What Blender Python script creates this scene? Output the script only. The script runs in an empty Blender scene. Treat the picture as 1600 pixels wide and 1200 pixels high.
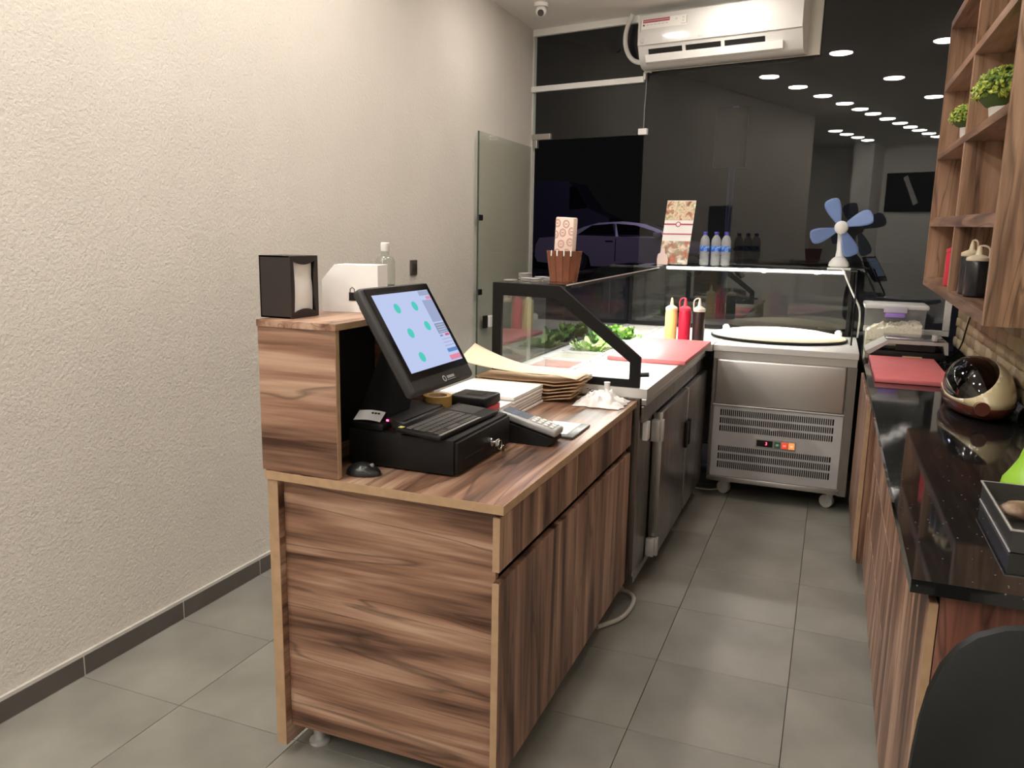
import bpy, bmesh, math, random
from mathutils import Vector, Matrix, noise
random.seed(7)
S = bpy.context.scene
COL = S.collection
# ------------------------------------------------------------------ camera
F_PX = 1243.91
def cam_axes(p, y, r):
    cp, sp = math.cos(p), math.sin(p)
    fwd, up, rt = Vector((0, cp, -sp)), Vector((0, sp, cp)), Vector((1, 0, 0))
    Rz = Matrix.Rotation(y, 3, 'Z')
    fwd, up, rt = Rz @ fwd, Rz @ up, Rz @ rt
    c, s = math.cos(r), math.sin(r)
    return c*rt + s*up, -s*rt + c*up, fwd
rt, up, fwd = cam_axes(*[math.radians(a) for a in (10.44366, 21.70095, 1.07975)])
cam = bpy.data.objects.new('camera', bpy.data.cameras.new('camera'))
COL.objects.link(cam)
m = Matrix((rt, up, -fwd)).transposed().to_4x4()
m.translation = Vector((0, 0, 1.55))
cam.matrix_world = m
cam.data.sensor_width = 36
cam.data.lens = 36*F_PX/1600
cam.data.clip_start = 0.05
S.camera = cam
# ------------------------------------------------------------------ world, exposure
w = bpy.data.worlds.new('night'); S.world = w; w.use_nodes = True
w.node_tree.nodes['Background'].inputs[0].default_value = (0.5, 0.5, 0.52, 1)
w.node_tree.nodes['Background'].inputs[1].default_value = 0.006
S.view_settings.view_transform = 'Standard'
S.view_settings.look = 'None'
S.view_settings.gamma = 1
S.view_settings.use_curve_mapping = False
S.view_settings.exposure = 0.25
LAMP = 78.0            # radiance of the downlights
LED = 215.0             # radiance of the led strip in the display case
# street lamps outside
for nm, loc, e, c, rad in (('street_light_source', (-6, 16, 6.5), 260, (0.72, 0.62, 1.0), .3), ('street_light_source', (6, 17, 6.5), 90, (0.8, 0.75, 1.0), .3)):
    ld = bpy.data.lights.new(nm, 'POINT'); ld.energy = e; ld.color = c; ld.shadow_soft_size = rad
    lo = bpy.data.objects.new(nm, ld); lo.location = loc; COL.objects.link(lo)

# ------------------------------------------------------------------ helpers
ORG = {}
def tag(o, label=None, cat=None, group=None, kind=None):
    if label: o['label'] = label
    if cat: o['category'] = cat
    if group: o['group'] = group
    if kind: o['kind'] = kind
    return o
def thing(name, label, cat, loc=(0, 0, 0), rotz=None, group=None):
    """Empty at the thing's base. rotz None: parts are given in world coordinates; else in its own frame."""
    o = bpy.data.objects.new(name, None); COL.objects.link(o)
    o.empty_display_size = .05
    o.location = loc
    if rotz is not None: o.rotation_euler = (0, 0, rotz)
    ORG[o.name] = Vector(loc) if rotz is None else Vector((0, 0, 0))
    return tag(o, label, cat, group)
class MB:
    def __init__(s): s.bm = bmesh.new()
    def _xf(s, vs, mat):
        if mat is not None: bmesh.ops.transform(s.bm, matrix=mat, verts=vs)
        return vs
    def box(s, a, b, bev=0, seg=2, mat=None):
        c = [(a[i]+b[i])/2 for i in range(3)]; d = [abs(b[i]-a[i]) for i in range(3)]
        r = bmesh.ops.create_cube(s.bm, size=1, matrix=Matrix.Translation(c) @ Matrix.Diagonal((d[0], d[1], d[2], 1)))
        vs = r['verts']
        if bev:
            es = list({e for v in vs for e in v.link_edges})
            r = bmesh.ops.bevel(s.bm, geom=es, offset=bev, segments=seg, affect='EDGES', profile=.5)
            vs = list({v for f in r['faces'] for v in f.verts} | {v for v in vs if v.is_valid})
        s._xf(vs, mat); return s
    def cyl(s, p0, p1, r0, r1=None, seg=20, caps=True):
        p0, p1 = Vector(p0), Vector(p1); r1 = r0 if r1 is None else r1
        ax = p1-p0; q = ax.to_track_quat('Z', 'Y').to_matrix().to_4x4()
        bmesh.ops.create_cone(s.bm, cap_ends=caps, segments=seg, radius1=max(r0, 1e-5), radius2=max(r1, 1e-5), depth=ax.length,
                              matrix=Matrix.Translation((p0+p1)/2) @ q)
        return s
    def lathe(s, prof, c=(0, 0, 0), seg=20, mat=None, sx=1, sy=1):
        rings = []; allv = []
        for r, z in prof:
            if r < 1e-6: ring = [s.bm.verts.new((c[0], c[1], c[2]+z))]
            else: ring = [s.bm.verts.new((c[0]+sx*r*math.cos(2*math.pi*k/seg), c[1]+sy*r*math.sin(2*math.pi*k/seg), c[2]+z)) for k in range(seg)]
            rings.append(ring); allv += ring
        for A, B in zip(rings, rings[1:]):
            for k in range(seg):
                k2 = (k+1) % seg
                if len(A) == 1 and len(B) == 1: continue
                if len(A) == 1: s.bm.faces.new((A[0], B[k2], B[k]))
                elif len(B) == 1: s.bm.faces.new((A[k], A[k2], B[0]))
                else: s.bm.faces.new((A[k], A[k2], B[k2], B[k]))
        s._xf(allv, mat); return s
    def tube(s, pts, r, seg=8, smooth=0, closed=False):
        P = [Vector(p) for p in pts]; nr = len(pts)
        for _ in range(smooth):
            Q = [P[0]]
            for a, b in zip(P, P[1:]): Q += [a*.75+b*.25, a*.25+b*.75]
            Q.append(P[-1]); P = Q
        rings = []; n = len(P)
        prev = None
        for i, p in enumerate(P):
            if closed: t = P[(i+1) % n]-P[i-1]
            else: t = P[min(i+1, n-1)]-P[max(i-1, 0)]
            t.normalize()
            if prev is None:
                u = t.orthogonal().normalized()
            else:
                u = (prev - t*prev.dot(t)).normalized()
            prev = u; v = t.cross(u)
            rr = r[min(nr-1, round(i*(nr-1)/(n-1)))] if isinstance(r, (list, tuple)) else r
            rings.append([s.bm.verts.new(p+rr*(u*math.cos(2*math.pi*k/seg)+v*math.sin(2*math.pi*k/seg))) for k in range(seg)])
        pr = list(zip(rings, rings[1:])) + ([(rings[-1], rings[0])] if closed else [])
        for A, B in pr:
            for k in range(seg):
                s.bm.faces.new((A[k], A[(k+1) % seg], B[(k+1) % seg], B[k]))
        if not closed:
            s.bm.faces.new(rings[0][::-1]); s.bm.faces.new(rings[-1])
        return s
    def prism(s, poly, ax, a, b, mat=None):
        def P(u, v, t): return {'x': (t, u, v), 'y': (u, t, v), 'z': (u, v, t)}[ax]
        A = [s.bm.verts.new(P(u, v, a)) for u, v in poly]; B = [s.bm.verts.new(P(u, v, b)) for u, v in poly]
        n = len(poly)
        s.bm.faces.new(A); s.bm.faces.new(B[::-1])
        for k in range(n): s.bm.faces.new((A[k], B[k], B[(k+1) % n], A[(k+1) % n]))
        s._xf(A+B, mat); return s
    def ringprism(s, outer, inner, ax, a, b):
        def P(u, v, t): return {'x': (t, u, v), 'y': (u, t, v), 'z': (u, v, t)}[ax]
        n = len(outer)
        O = [[s.bm.verts.new(P(u, v, t)) for u, v in outer] for t in (a, b)]
        I = [[s.bm.verts.new(P(u, v, t)) for u, v in inner] for t in (a, b)]
        for k in range(n):
            j = (k+1) % n
            s.bm.faces.new((O[0][k], O[0][j], I[0][j], I[0][k])); s.bm.faces.new((O[1][k], I[1][k], I[1][j], O[1][j]))
            s.bm.faces.new((O[0][k], O[1][k], O[1][j], O[0][j])); s.bm.faces.new((I[0][k], I[0][j], I[1][j], I[1][k]))
        return s
    def ball(s, c, r, u=16, v=10, mat=None):
        r = r if isinstance(r, (tuple, list)) else (r, r, r)
        q = bmesh.ops.create_uvsphere(s.bm, u_segments=u, v_segments=v, radius=1, matrix=Matrix.Translation(c) @ Matrix.Diagonal((r[0], r[1], r[2], 1)))
        s._xf(q['verts'], mat); return s
    def quad(s, *ps):
        s.bm.faces.new([s.bm.verts.new(p) for p in ps]); return s
    def sheet(s, fn, nu, nv):
        g = [[s.bm.verts.new(fn(i/nu, j/nv)) for j in range(nv+1)] for i in range(nu+1)]
        for i in range(nu):
            for j in range(nv): s.bm.faces.new((g[i][j], g[i+1][j], g[i+1][j+1], g[i][j+1]))
        return s
    def map(s, fn):
        for v in s.bm.verts: v.co = Vector(fn(v.co))
        return s
    def xf(s, mat):
        bmesh.ops.transform(s.bm, matrix=mat, verts=s.bm.verts[:]); return s
    def build(s, name, mat, parent=None, smooth=None, kind=None, label=None):
        bmesh.ops.recalc_face_normals(s.bm, faces=s.bm.faces[:])
        root = ORG.get(parent.name, Vector((0, 0, 0))) if parent else Vector((0, 0, 0))
        loc = Vector((0, 0, 0))
        if parent is None:
            vs = [v.co for v in s.bm.verts]
            loc = Vector(((min(v.x for v in vs)+max(v.x for v in vs))/2, (min(v.y for v in vs)+max(v.y for v in vs))/2, min(v.z for v in vs)))
            root = loc
        bmesh.ops.translate(s.bm, verts=s.bm.verts[:], vec=-root)
        me = bpy.data.meshes.new(name); s.bm.to_mesh(me); s.bm.free()
        if smooth is not None:
            me.polygons.foreach_set('use_smooth', [True]*len(me.polygons))
            if smooth < 180: me.set_sharp_from_angle(angle=math.radians(smooth))
        me.materials.append(mat)
        o = bpy.data.objects.new(name, me); COL.objects.link(o)
        if parent: o.parent = parent
        else: o.location = loc
        ORG[o.name] = root
        if kind: o['kind'] = kind
        if label: o['label'] = label
        return o
def BX(a, b, bev=0, seg=2): return MB().box(a, b, bev, seg)
def copy_tree(o, parent=None):
    c = o.copy(); COL.objects.link(c); c.parent = parent
    ORG[c.name] = ORG.get(o.name, Vector((0, 0, 0)))
    for ch in list(o.children): copy_tree(ch, c)
    return c
def word(text, size, mat, name, parent, matrix, depth=.0006):
    cu = bpy.data.curves.new('tmp', 'FONT'); cu.body = text; cu.size = size; cu.extrude = depth; cu.align_x = 'CENTER'; cu.align_y = 'CENTER'
    to = bpy.data.objects.new('tmp', cu)
    COL.objects.link(to)
    dg = bpy.context.evaluated_depsgraph_get()
    me = bpy.data.meshes.new_from_object(to.evaluated_get(dg))
    bpy.data.objects.remove(to)
    me.transform(matrix)
    root = ORG.get(parent.name, Vector((0, 0, 0)))
    me.transform(Matrix.Translation(-root))
    me.materials.clear(); me.materials.append(mat); me.name = name
    o = bpy.data.objects.new(name, me); COL.objects.link(o); o.parent = parent
    ORG[o.name] = root
    return o

# ------------------------------------------------------------------ materials
def mat(name, col, rough=.5, metal=0, var=.0, vscale=8, bump=0, bscale=40, spec=.5, emit=0, ecol=None, trans=0, coat=0, ior=None, alpha=1):
    m = bpy.data.materials.new(name); m.use_nodes = True
    nt = m.node_tree; b = nt.nodes['Principled BSDF']
    c = (*col, 1)
    b.inputs['Base Color'].default_value = c
    b.inputs['Roughness'].default_value = rough
    b.inputs['Metallic'].default_value = metal
    b.inputs['Specular IOR Level'].default_value = spec
    b.inputs['Transmission Weight'].default_value = trans
    b.inputs['Coat Weight'].default_value = coat
    b.inputs['Alpha'].default_value = alpha
    if ior: b.inputs['IOR'].default_value = ior
    if emit:
        b.inputs['Emission Color'].default_value = (*(ecol or col), 1); b.inputs['Emission Strength'].default_value = emit
    if var or bump:
        tc = nt.nodes.new('ShaderNodeTexCoord')
    if var:
        n = nt.nodes.new('ShaderNodeTexNoise'); n.inputs['Scale'].default_value = vscale; n.inputs['Detail'].default_value = 4
        nt.links.new(tc.outputs['Object'], n.inputs['Vector'])
        r = nt.nodes.new('ShaderNodeMapRange'); r.inputs[1].default_value = .3; r.inputs[2].default_value = .7
        r.inputs[3].default_value = 1-var; r.inputs[4].default_value = 1+var
        nt.links.new(n.outputs['Fac'], r.inputs[0])
        h = nt.nodes.new('ShaderNodeVectorMath'); h.operation = 'SCALE'; h.inputs[0].default_value = col
        nt.links.new(r.outputs[0], h.inputs['Scale']); nt.links.new(h.outputs[0], b.inputs['Base Color'])
    if bump:
        n = nt.nodes.new('ShaderNodeTexNoise'); n.inputs['Scale'].default_value = bscale; n.inputs['Detail'].default_value = 5
        nt.links.new(tc.outputs['Object'], n.inputs['Vector'])
        bp = nt.nodes.new('ShaderNodeBump'); bp.inputs['Strength'].default_value = bump; bp.inputs['Distance'].default_value = .01
        nt.links.new(n.outputs['Fac'], bp.inputs['Height']); nt.links.new(bp.outputs[0], b.inputs['Normal'])
    return m
def wood(name, axis, dark=(.055, .022, .012), mid=(.27, .142, .090), light=(.50, .325, .225), rough=.38):
    m = bpy.data.materials.new(name); m.use_nodes = True; nt = m.node_tree; b = nt.nodes['Principled BSDF']
    L = nt.links.new
    tc = nt.nodes.new('ShaderNodeTexCoord'); oi = nt.nodes.new('ShaderNodeObjectInfo')
    mul = nt.nodes.new('ShaderNodeMath'); mul.operation = 'MULTIPLY'; mul.inputs[1].default_value = 13.7; L(oi.outputs['Random'], mul.inputs[0])
    add = nt.nodes.new('ShaderNodeVectorMath'); add.operation = 'ADD'; L(tc.outputs['Object'], add.inputs[0]); L(mul.outputs[0], add.inputs[1])
    def layer(al, ac, det, dist):
        mp = nt.nodes.new('ShaderNodeMapping'); sc = [ac]*3; sc['xyz'.index(axis)] = al
        mp.inputs['Scale'].default_value = sc; L(add.outputs[0], mp.inputs['Vector'])
        n = nt.nodes.new('ShaderNodeTexNoise'); n.inputs['Scale'].default_value = 1; n.inputs['Detail'].default_value = det
        n.inputs['Distortion'].default_value = dist; L(mp.outputs[0], n.inputs['Vector']); return n
    a, c, d = layer(.8, 7, 3, 1.1), layer(1.3, 24, 4, .8), layer(4, 160, 2, 0)
    def mad(x, k, y):
        q = nt.nodes.new('ShaderNodeMath'); q.operation = 'MULTIPLY_ADD'; L(x, q.inputs[0]); q.inputs[1].default_value = k
        if isinstance(y, (int, float)): q.inputs[2].default_value = y
        else: L(y, q.inputs[2])
        return q.outputs[0]
    f = mad(d.outputs['Fac'], .10, mad(c.outputs['Fac'], .32, mad(a.outputs['Fac'], .58, 0)))
    cr = nt.nodes.new('ShaderNodeValToRGB'); e = cr.color_ramp.elements
    e[0].position = .38; e[0].color = (*dark, 1); e[1].position = .62; e[1].color = (*light, 1)
    k = e.new(.44); k.color = (*[x*.62 for x in mid], 1)
    k = e.new(.50); k.color = (*mid, 1)
    k = e.new(.55); k.color = (*[(x*.6+y*.4) for x, y in zip(mid, light)], 1)
    L(f, cr.inputs[0])
    vn = layer(.55, 6.5, 2, 1.6); ab = nt.nodes.new('ShaderNodeMath'); ab.operation = 'SUBTRACT'; L(vn.outputs['Fac'], ab.inputs[0]); ab.inputs[1].default_value = .52
    a2 = nt.nodes.new('ShaderNodeMath'); a2.operation = 'ABSOLUTE'; L(ab.outputs[0], a2.inputs[0])
    mr = nt.nodes.new('ShaderNodeMapRange'); mr.inputs[1].default_value = 0; mr.inputs[2].default_value = .022; mr.inputs[3].default_value = .50; mr.inputs[4].default_value = 1; L(a2.outputs[0], mr.inputs[0])
    vs = nt.nodes.new('ShaderNodeVectorMath'); vs.operation = 'SCALE'; L(cr.outputs[0], vs.inputs[0]); L(mr.outputs[0], vs.inputs['Scale'])
    L(vs.outputs[0], b.inputs['Base Color'])
    b.inputs['Roughness'].default_value = rough; b.inputs['Specular IOR Level'].default_value = .4
    return m
def glass(name, tint=(.95, .98, .96), r0=.075, rough=0.0):
    """thin pane: see-through with a mirror-like coat that grows at grazing angles"""
    m = bpy.data.materials.new(name); m.use_nodes = True; nt = m.node_tree; L = nt.links.new
    for n in list(nt.nodes): nt.nodes.remove(n)
    out = nt.nodes.new('ShaderNodeOutputMaterial'); mx = nt.nodes.new('ShaderNodeMixShader')
    tr = nt.nodes.new('ShaderNodeBsdfTransparent'); tr.inputs[0].default_value = (*tint, 1)
    gl = nt.nodes.new('ShaderNodeBsdfGlossy'); gl.inputs['Roughness'].default_value = rough
    lw = nt.nodes.new('ShaderNodeLayerWeight'); lw.inputs['Blend'].default_value = .5
    pw = nt.nodes.new('ShaderNodeMath'); pw.operation = 'POWER'; pw.inputs[1].default_value = 5; L(lw.outputs['Facing'], pw.inputs[0])
    ma = nt.nodes.new('ShaderNodeMath'); ma.operation = 'MULTIPLY_ADD'; ma.inputs[1].default_value = 1-r0; ma.inputs[2].default_value = r0; L(pw.outputs[0], ma.inputs[0])
    ge = nt.nodes.new('ShaderNodeNewGeometry')
    sb = nt.nodes.new('ShaderNodeMath'); sb.operation = 'SUBTRACT'; sb.inputs[0].default_value = 1; L(ge.outputs['Backfacing'], sb.inputs[1])
    mu = nt.nodes.new('ShaderNodeMath'); mu.operation = 'MULTIPLY'; L(ma.outputs[0], mu.inputs[0]); L(sb.outputs[0], mu.inputs[1])
    L(mu.outputs[0], mx.inputs[0]); L(tr.outputs[0], mx.inputs[1]); L(gl.outputs[0], mx.inputs[2]); L(mx.outputs[0], out.inputs[0])
    return m
def emis(name, col, st):
    m = bpy.data.materials.new(name); m.use_nodes = True; nt = m.node_tree
    for n in list(nt.nodes): nt.nodes.remove(n)
    o = nt.nodes.new('ShaderNodeOutputMaterial'); e = nt.nodes.new('ShaderNodeEmission')
    e.inputs[0].default_value = (*col, 1); e.inputs[1].default_value = st; nt.links.new(e.outputs[0], o.inputs[0]); return m
def photo(name, cols, scale):
    """flat print: blotches of colour"""
    m = bpy.data.materials.new(name); m.use_nodes = True; nt = m.node_tree; b = nt.nodes['Principled BSDF']; L = nt.links.new
    tc = nt.nodes.new('ShaderNodeTexCoord'); v = nt.nodes.new('ShaderNodeTexNoise'); v.inputs['Scale'].default_value = scale; v.inputs['Detail'].default_value = 6; v.inputs['Distortion'].default_value = .5
    L(tc.outputs['Object'], v.inputs['Vector'])
    cr = nt.nodes.new('ShaderNodeValToRGB'); e = cr.color_ramp.elements
    e[0].position = .3; e[0].color = (*cols[0], 1); e[1].position = .72; e[1].color = (*cols[-1], 1)
    for i, c in enumerate(cols[1:-1]):
        k = e.new(.3+.42*(i+1)/(len(cols)-1)); k.color = (*c, 1)
    L(v.outputs['Fac'], cr.inputs[0]); L(cr.outputs[0], b.inputs['Base Color']); b.inputs['Roughness'].default_value = .4
    return m
def tile_mat(name, col, var):
    m = mat(name, col, .42, var=.2, vscale=3.2, spec=.4)
    nt = m.node_tree; b = nt.nodes['Principled BSDF']; L = nt.links.new
    src = b.inputs['Base Color'].links[0].from_socket
    oi = nt.nodes.new('ShaderNodeObjectInfo'); r = nt.nodes.new('ShaderNodeMapRange'); r.inputs[3].default_value = 1-var; r.inputs[4].default_value = 1+var
    L(oi.outputs['Random'], r.inputs[0])
    h = nt.nodes.new('ShaderNodeVectorMath'); h.operation = 'SCALE'; L(src, h.inputs[0]); L(r.outputs[0], h.inputs['Scale']); L(h.outputs[0], b.inputs['Base Color'])
    return m
def steel(name, col=(.60, .58, .56), rough=.3, axis='x', metal=1, dv=.1):
    m = mat(name, col, rough, metal)
    nt = m.node_tree; b = nt.nodes['Principled BSDF']; L = nt.links.new
    tc = nt.nodes.new('ShaderNodeTexCoord'); mp = nt.nodes.new('ShaderNodeMapping'); sc = [220]*3; sc['xyz'.index(axis)] = 3
    mp.inputs['Scale'].default_value = sc; L(tc.outputs['Object'], mp.inputs[0])
    n = nt.nodes.new('ShaderNodeTexNoise'); n.inputs['Scale'].default_value = 1; n.inputs['Detail'].default_value = 2; L(mp.outputs[0], n.inputs['Vector'])
    r = nt.nodes.new('ShaderNodeMapRange'); r.inputs[3].default_value = rough-dv*.8; r.inputs[4].default_value = rough+dv*1.2; L(n.outputs['Fac'], r.inputs[0]); L(r.outputs[0], b.inputs['Roughness'])
    n2 = nt.nodes.new('ShaderNodeTexNoise'); n2.inputs['Scale'].default_value = 3; n2.inputs['Detail'].default_value = 1; L(tc.outputs['Object'], n2.inputs['Vector'])
    bp = nt.nodes.new('ShaderNodeBump'); bp.inputs['Strength'].default_value = .12; bp.inputs['Distance'].default_value = .02; L(n2.outputs['Fac'], bp.inputs['Height']); L(bp.outputs[0], b.inputs['Normal'])
    return m
WX, WY, WZ = wood('wood_x', 'x'), wood('wood_y', 'y'), wood('wood_z', 'z')
SHY = wood('shelf_wood_y', 'y', (.13, .065, .038), (.29, .165, .105), (.42, .27, .18)); SHZ = wood('shelf_wood_z', 'z', (.14, .07, .04), (.33, .19, .115), (.46, .29, .19))
SHADEW = wood('shaded_wood', 'z', (.035, .014, .009), (.085, .036, .022), (.13, .06, .038))  # wall shelf backs: shade inside the compartments put into the wood colour
REDW = wood('red_wood', 'z', (.09, .03, .02), (.19, .075, .05), (.26, .12, .085))
EDGE = mat('edge_band', (.42, .27, .155), .45, var=.1, vscale=30)
PLASTER = mat('plaster', (.61, .565, .505), .9, var=.03, vscale=2, bump=.42, bscale=95, spec=.2)
WHITEPAINT = mat('white_paint', (.86, .84, .80), .75, bump=.05, bscale=90, spec=.25)
BASET = mat('skirting_tile', (.085, .075, .066), .4, var=.15, vscale=6)
GROUT = mat('grout', (.085, .08, .072), .9, var=.1)
GROUTL = mat('light_grout', (.5, .47, .43), .9, var=.1)
TILE = tile_mat('floor_tile', (.215, .205, .178), .07)
BLACK = mat('black_plastic', (.009, .008, .008), .42, var=.1, spec=.3)
BLACKM = mat('black_matte', (.008, .007, .0065), .55, var=.15, vscale=20, spec=.25)
DKGREY = mat('dark_grey_plastic', (.036, .034, .033), .42, var=.05, spec=.35)
BLKMET = mat('black_metal', (.006, .0055, .005), .5, .0, var=.1, spec=.2)
SILVER = mat('silver_plastic', (.52, .51, .50), .35, .3)
CHROME = mat('chrome', (.75, .73, .7), .15, 1)
SSX, SSY, SSZ = steel('steel_x', axis='x'), steel('steel_y', axis='y'), steel('steel_z', axis='z')
TOPX, TOPY = steel('top_steel_x', (.66, .64, .61), .42, 'x', .6), steel('top_steel_y', (.66, .64, .61), .42, 'y', .6)
PANELX = steel('panel_steel', (.60, .575, .55), .30, 'z', .85, .02)
SSD = steel('shaded_steel', (.30, .28, .265), .28, 'z')  # shaded copy of the stainless: shadow on doors and sides put into the colour
SSP = steel('polished_steel', (.62, .6, .57), .2, 'z')
GREYPAINT = mat('grey_painted_metal', (.44, .43, .425), .4, .2, var=.04)
GLASS = glass('shop_glass'); GREENGLASS = glass('green_glass', (.92, .935, .91), .06)
CASEGLASS = glass('case_glass', (.93, .96, .94), .115)
WHITE = mat('white_plastic', (.82, .80, .77), .3, var=.02)
WHITEG = mat('glossy_white', (.60, .58, .55), .12, coat=.5, var=.01)
PAPER = mat('white_paper', (.88, .865, .84), .8, var=.03)
KRAFT = mat('kraft_paper', (.50, .33, .20), .8, var=.12, vscale=10)
KRAFTL = mat('lit_kraft_paper', (.78, .64, .46), .8, var=.05, vscale=5)  # top sheet of the bag pile: strong light put into the kraft colour
REDP = mat('red_plastic', (.62, .035, .06), .35, var=.05)
PINKB = mat('red_board', (.66, .17, .18), .45, var=.06, vscale=15)
GRANITE = mat('black_granite', (.007, .006, .0055), .05, spec=.36)
def granite_specks():
    nt = GRANITE.node_tree; b = nt.nodes['Principled BSDF']; L = nt.links.new
    tc = nt.nodes.new('ShaderNodeTexCoord'); v = nt.nodes.new('ShaderNodeTexVoronoi'); v.inputs['Scale'].default_value = 45
    L(tc.outputs['Object'], v.inputs['Vector'])
    r = nt.nodes.new('ShaderNodeMapRange'); r.inputs[1].default_value = .05; r.inputs[2].default_value = .11; r.inputs[3].default_value = .22; r.inputs[4].default_value = .010
    L(v.outputs['Distance'], r.inputs[0]); cb = nt.nodes.new('ShaderNodeCombineColor')
    for i in range(3): L(r.outputs[0], cb.inputs[i])
    L(cb.outputs[0], b.inputs['Base Color'])
granite_specks()
LAMPM = emis('lamp_glow', (1, .94, .865), LAMP)
LEDM = emis('led_glow', (1, .97, .92), LED)

# ------------------------------------------------------------------ room shell
def struct(o): o['kind'] = 'structure'; return o
CEIL = 3.15
floor = struct(BX((-6.2, -4.0, -.12), (.95, 6.15, -.012)).build('floor', GROUT))
TL = .467; TX0, TY0 = -.495, 2.300
tb = BX((-TL/2+.001, -TL/2+.001, -.012), (TL/2-.001, TL/2-.001, 0), .001, 1)
bmesh.ops.recalc_face_normals(tb.bm, faces=tb.bm.faces[:])
tme = bpy.data.meshes.new('tile'); tb.bm.to_mesh(tme); tb.bm.free(); tme.materials.append(TILE)
tn = 0
for i in range(-4, 3):
    for j in range(-8, 9):
        x, y = TX0+(i+.5)*TL, TY0+(j+.5)*TL
        if y+TL/2 > 6.2-(x+2.345)*.185-.04 and y-TL/2 > 5.75: continue
        if y > 5.8: continue
        t = bpy.data.objects.new('tile', tme); COL.objects.link(t); t.parent = floor
        t.location = Vector((x, y, 0))-floor.location; tn += 1
for i in range(-12, -4):
    for j in range(-8, -3):
        x, y = TX0+(i+.5)*TL, TY0+(j+.5)*TL
        t = bpy.data.objects.new('tile', tme); COL.objects.link(t); t.parent = floor
        t.location = Vector((x, y, 0))-floor.location
WL, WR = -2.345, .745
struct(BX((WL-.2, .77, -.01), (WL, 6.25, 3.16)).build('wall_left', PLASTER))
struct(BX((-6.2, .77, 0), (WL-.2, .92, 3.16)).build('wall_return', PLASTER))
struct(BX((-6.2, -3.1, 0), (.95, -2.95, 3.16)).build('wall_back', WHITEPAINT))
struct(BX((-6.35, -3.1, 0), (-6.2, .92, 3.16)).build('wall_far_left', WHITEPAINT))
wr = struct(BX((WR, -3.1, 0), (WR+.2, 5.62, 3.16)).build('wall_right', WHITEPAINT))
struct(MB().prism([(-6.35, -3.1), (.95, -3.1), (.95, 5.60), (WL-.2, 6.26), (WL-.2, .9), (-6.35, .9)], 'z', CEIL, CEIL+.15).build('ceiling', WHITEPAINT))
struct(BX((-3.02, -2.95, 0), (-2.70, -2.45, 3.149), .004).build('trim_1', WHITEPAINT))
bb = struct(BX((WL, .78, 0), (WL+.0115, 6.18, .086)).build('baseboard_left', GROUTL))
k = 0; y = 1.841-2*TL
while y < 5.9:
    BX((WL+.006, y+.0025, .002), (WL+.013, min(y+TL-.0025, 6.15), .074), .001, 1).build('tile', BASET, bb); y += TL
# stones on the right wall below the shelf
STONE = []
for q, c in enumerate([(.52, .40, .24), (.44, .34, .21), (.60, .50, .34), (.38, .29, .18), (.50, .42, .30)]):
    STONE.append(mat('stone', c, .85, var=.25, vscale=22, bump=.5, bscale=60))
smesh = []
for q in range(10):
    b_ = MB(); bmesh.ops.create_cube(b_.bm, size=1); bmesh.ops.subdivide_edges(b_.bm, edges=b_.bm.edges[:], cuts=1, use_grid_fill=True)
    for v in b_.bm.verts:
        n_ = noise.noise_vector(v.co*1.7+Vector((q*5.1, 0, 0)))
        rr = v.co.copy(); sph = rr.normalized()*.62
        v.co = rr*.72+sph*.28+n_*.10
    bmesh.ops.recalc_face_normals(b_.bm, faces=b_.bm.faces[:])
    me = bpy.data.meshes.new('stone'); b_.bm.to_mesh(me); b_.bm.free(); me.materials.append(STONE[q % 5])
    me.polygons.foreach_set('use_smooth', [True]*len(me.polygons)); smesh.append(me)
struct(BX((WR-.012, 2.0, .950), (WR-.0005, 5.55, 1.46)).build('trim_2', mat('stone_mortar', (.20, .15, .10), .95, var=.2)))
zr = .951; r_ = 0
while zr < 1.44:
    h = random.uniform(.05, .075); yy = 2.05+random.uniform(0, .08)
    while yy < 5.42:
        ln = random.uniform(.09, .21)
        o = bpy.data.objects.new('stone', random.choice(smesh)); COL.objects.link(o); o.parent = wr
        o.scale = (.03+random.uniform(0, .014), ln*.97, h*.98)
        o.location = Vector((WR-.016, yy+ln/2, zr+h/2))-wr.location
        yy += ln
    zr += h
# ------------------------------------------------------------------ storefront (its own frame: x along the glass, -y into the room)
TH = math.radians(-10.5); SFO = (-2.345, 6.22, 0)
def sf(name, kind=True):
    o = bpy.data.objects.new(name, None); COL.objects.link(o); o.location = SFO; o.rotation_euler = (0, 0, TH); o.empty_display_size = .05
    ORG[o.name] = Vector((0, 0, 0))
    if kind: o['kind'] = 'structure'
    return o
FRAME = mat('white_frame', (.62, .60, .56), .5); ALU = mat('brushed_aluminium', (.55, .52, .46), .35, .8)
wn = sf('window_1')
BX((.016, 0, 2.315), (.966, .01, 3.149)).build('pane', GLASS, wn)
BX((.970, 0, .02), (3.10, .01, 3.149)).build('pane', GLASS, wn)
BX((-.02, -.012, .0), (.014, .03, 3.149)).build('frame', FRAME, wn)
BX((.0, -.015, 3.10), (3.10, .02, 3.149)).build('header_trim', WHITEPAINT, wn)
BX((2.60, -.02, .985), (3.10, -.001, 1.02), .003).build('sill', FRAME, wn)
BX((3.06, -.022, 1.02), (3.10, -.001, 1.6), .003).build('frame', FRAME, wn)
BX((2.3, .012, 0), (3.10, .06, .985)).build('dark_panel', BLACKM, wn)
BX((.0, -.012, 2.318), (.175, .022, 2.362), .003).build('hinge_patch', ALU, wn)
BX((.025, -.010, 2.255), (.055, .018, 2.317), .003).build('pivot', ALU, wn)
BX((.925, -.012, 2.314), (.992, .022, 2.358), .003).build('clamp', WHITE, wn)
MB().tube([(.967, -.006, 2.36), (.967, -.006, 2.5), (.972, -.006, 2.62), (.974, -.006, 2.79)], .004, 6).build('sealant', mat('sealant', (.22, .21, .2), .6), wn)
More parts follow.
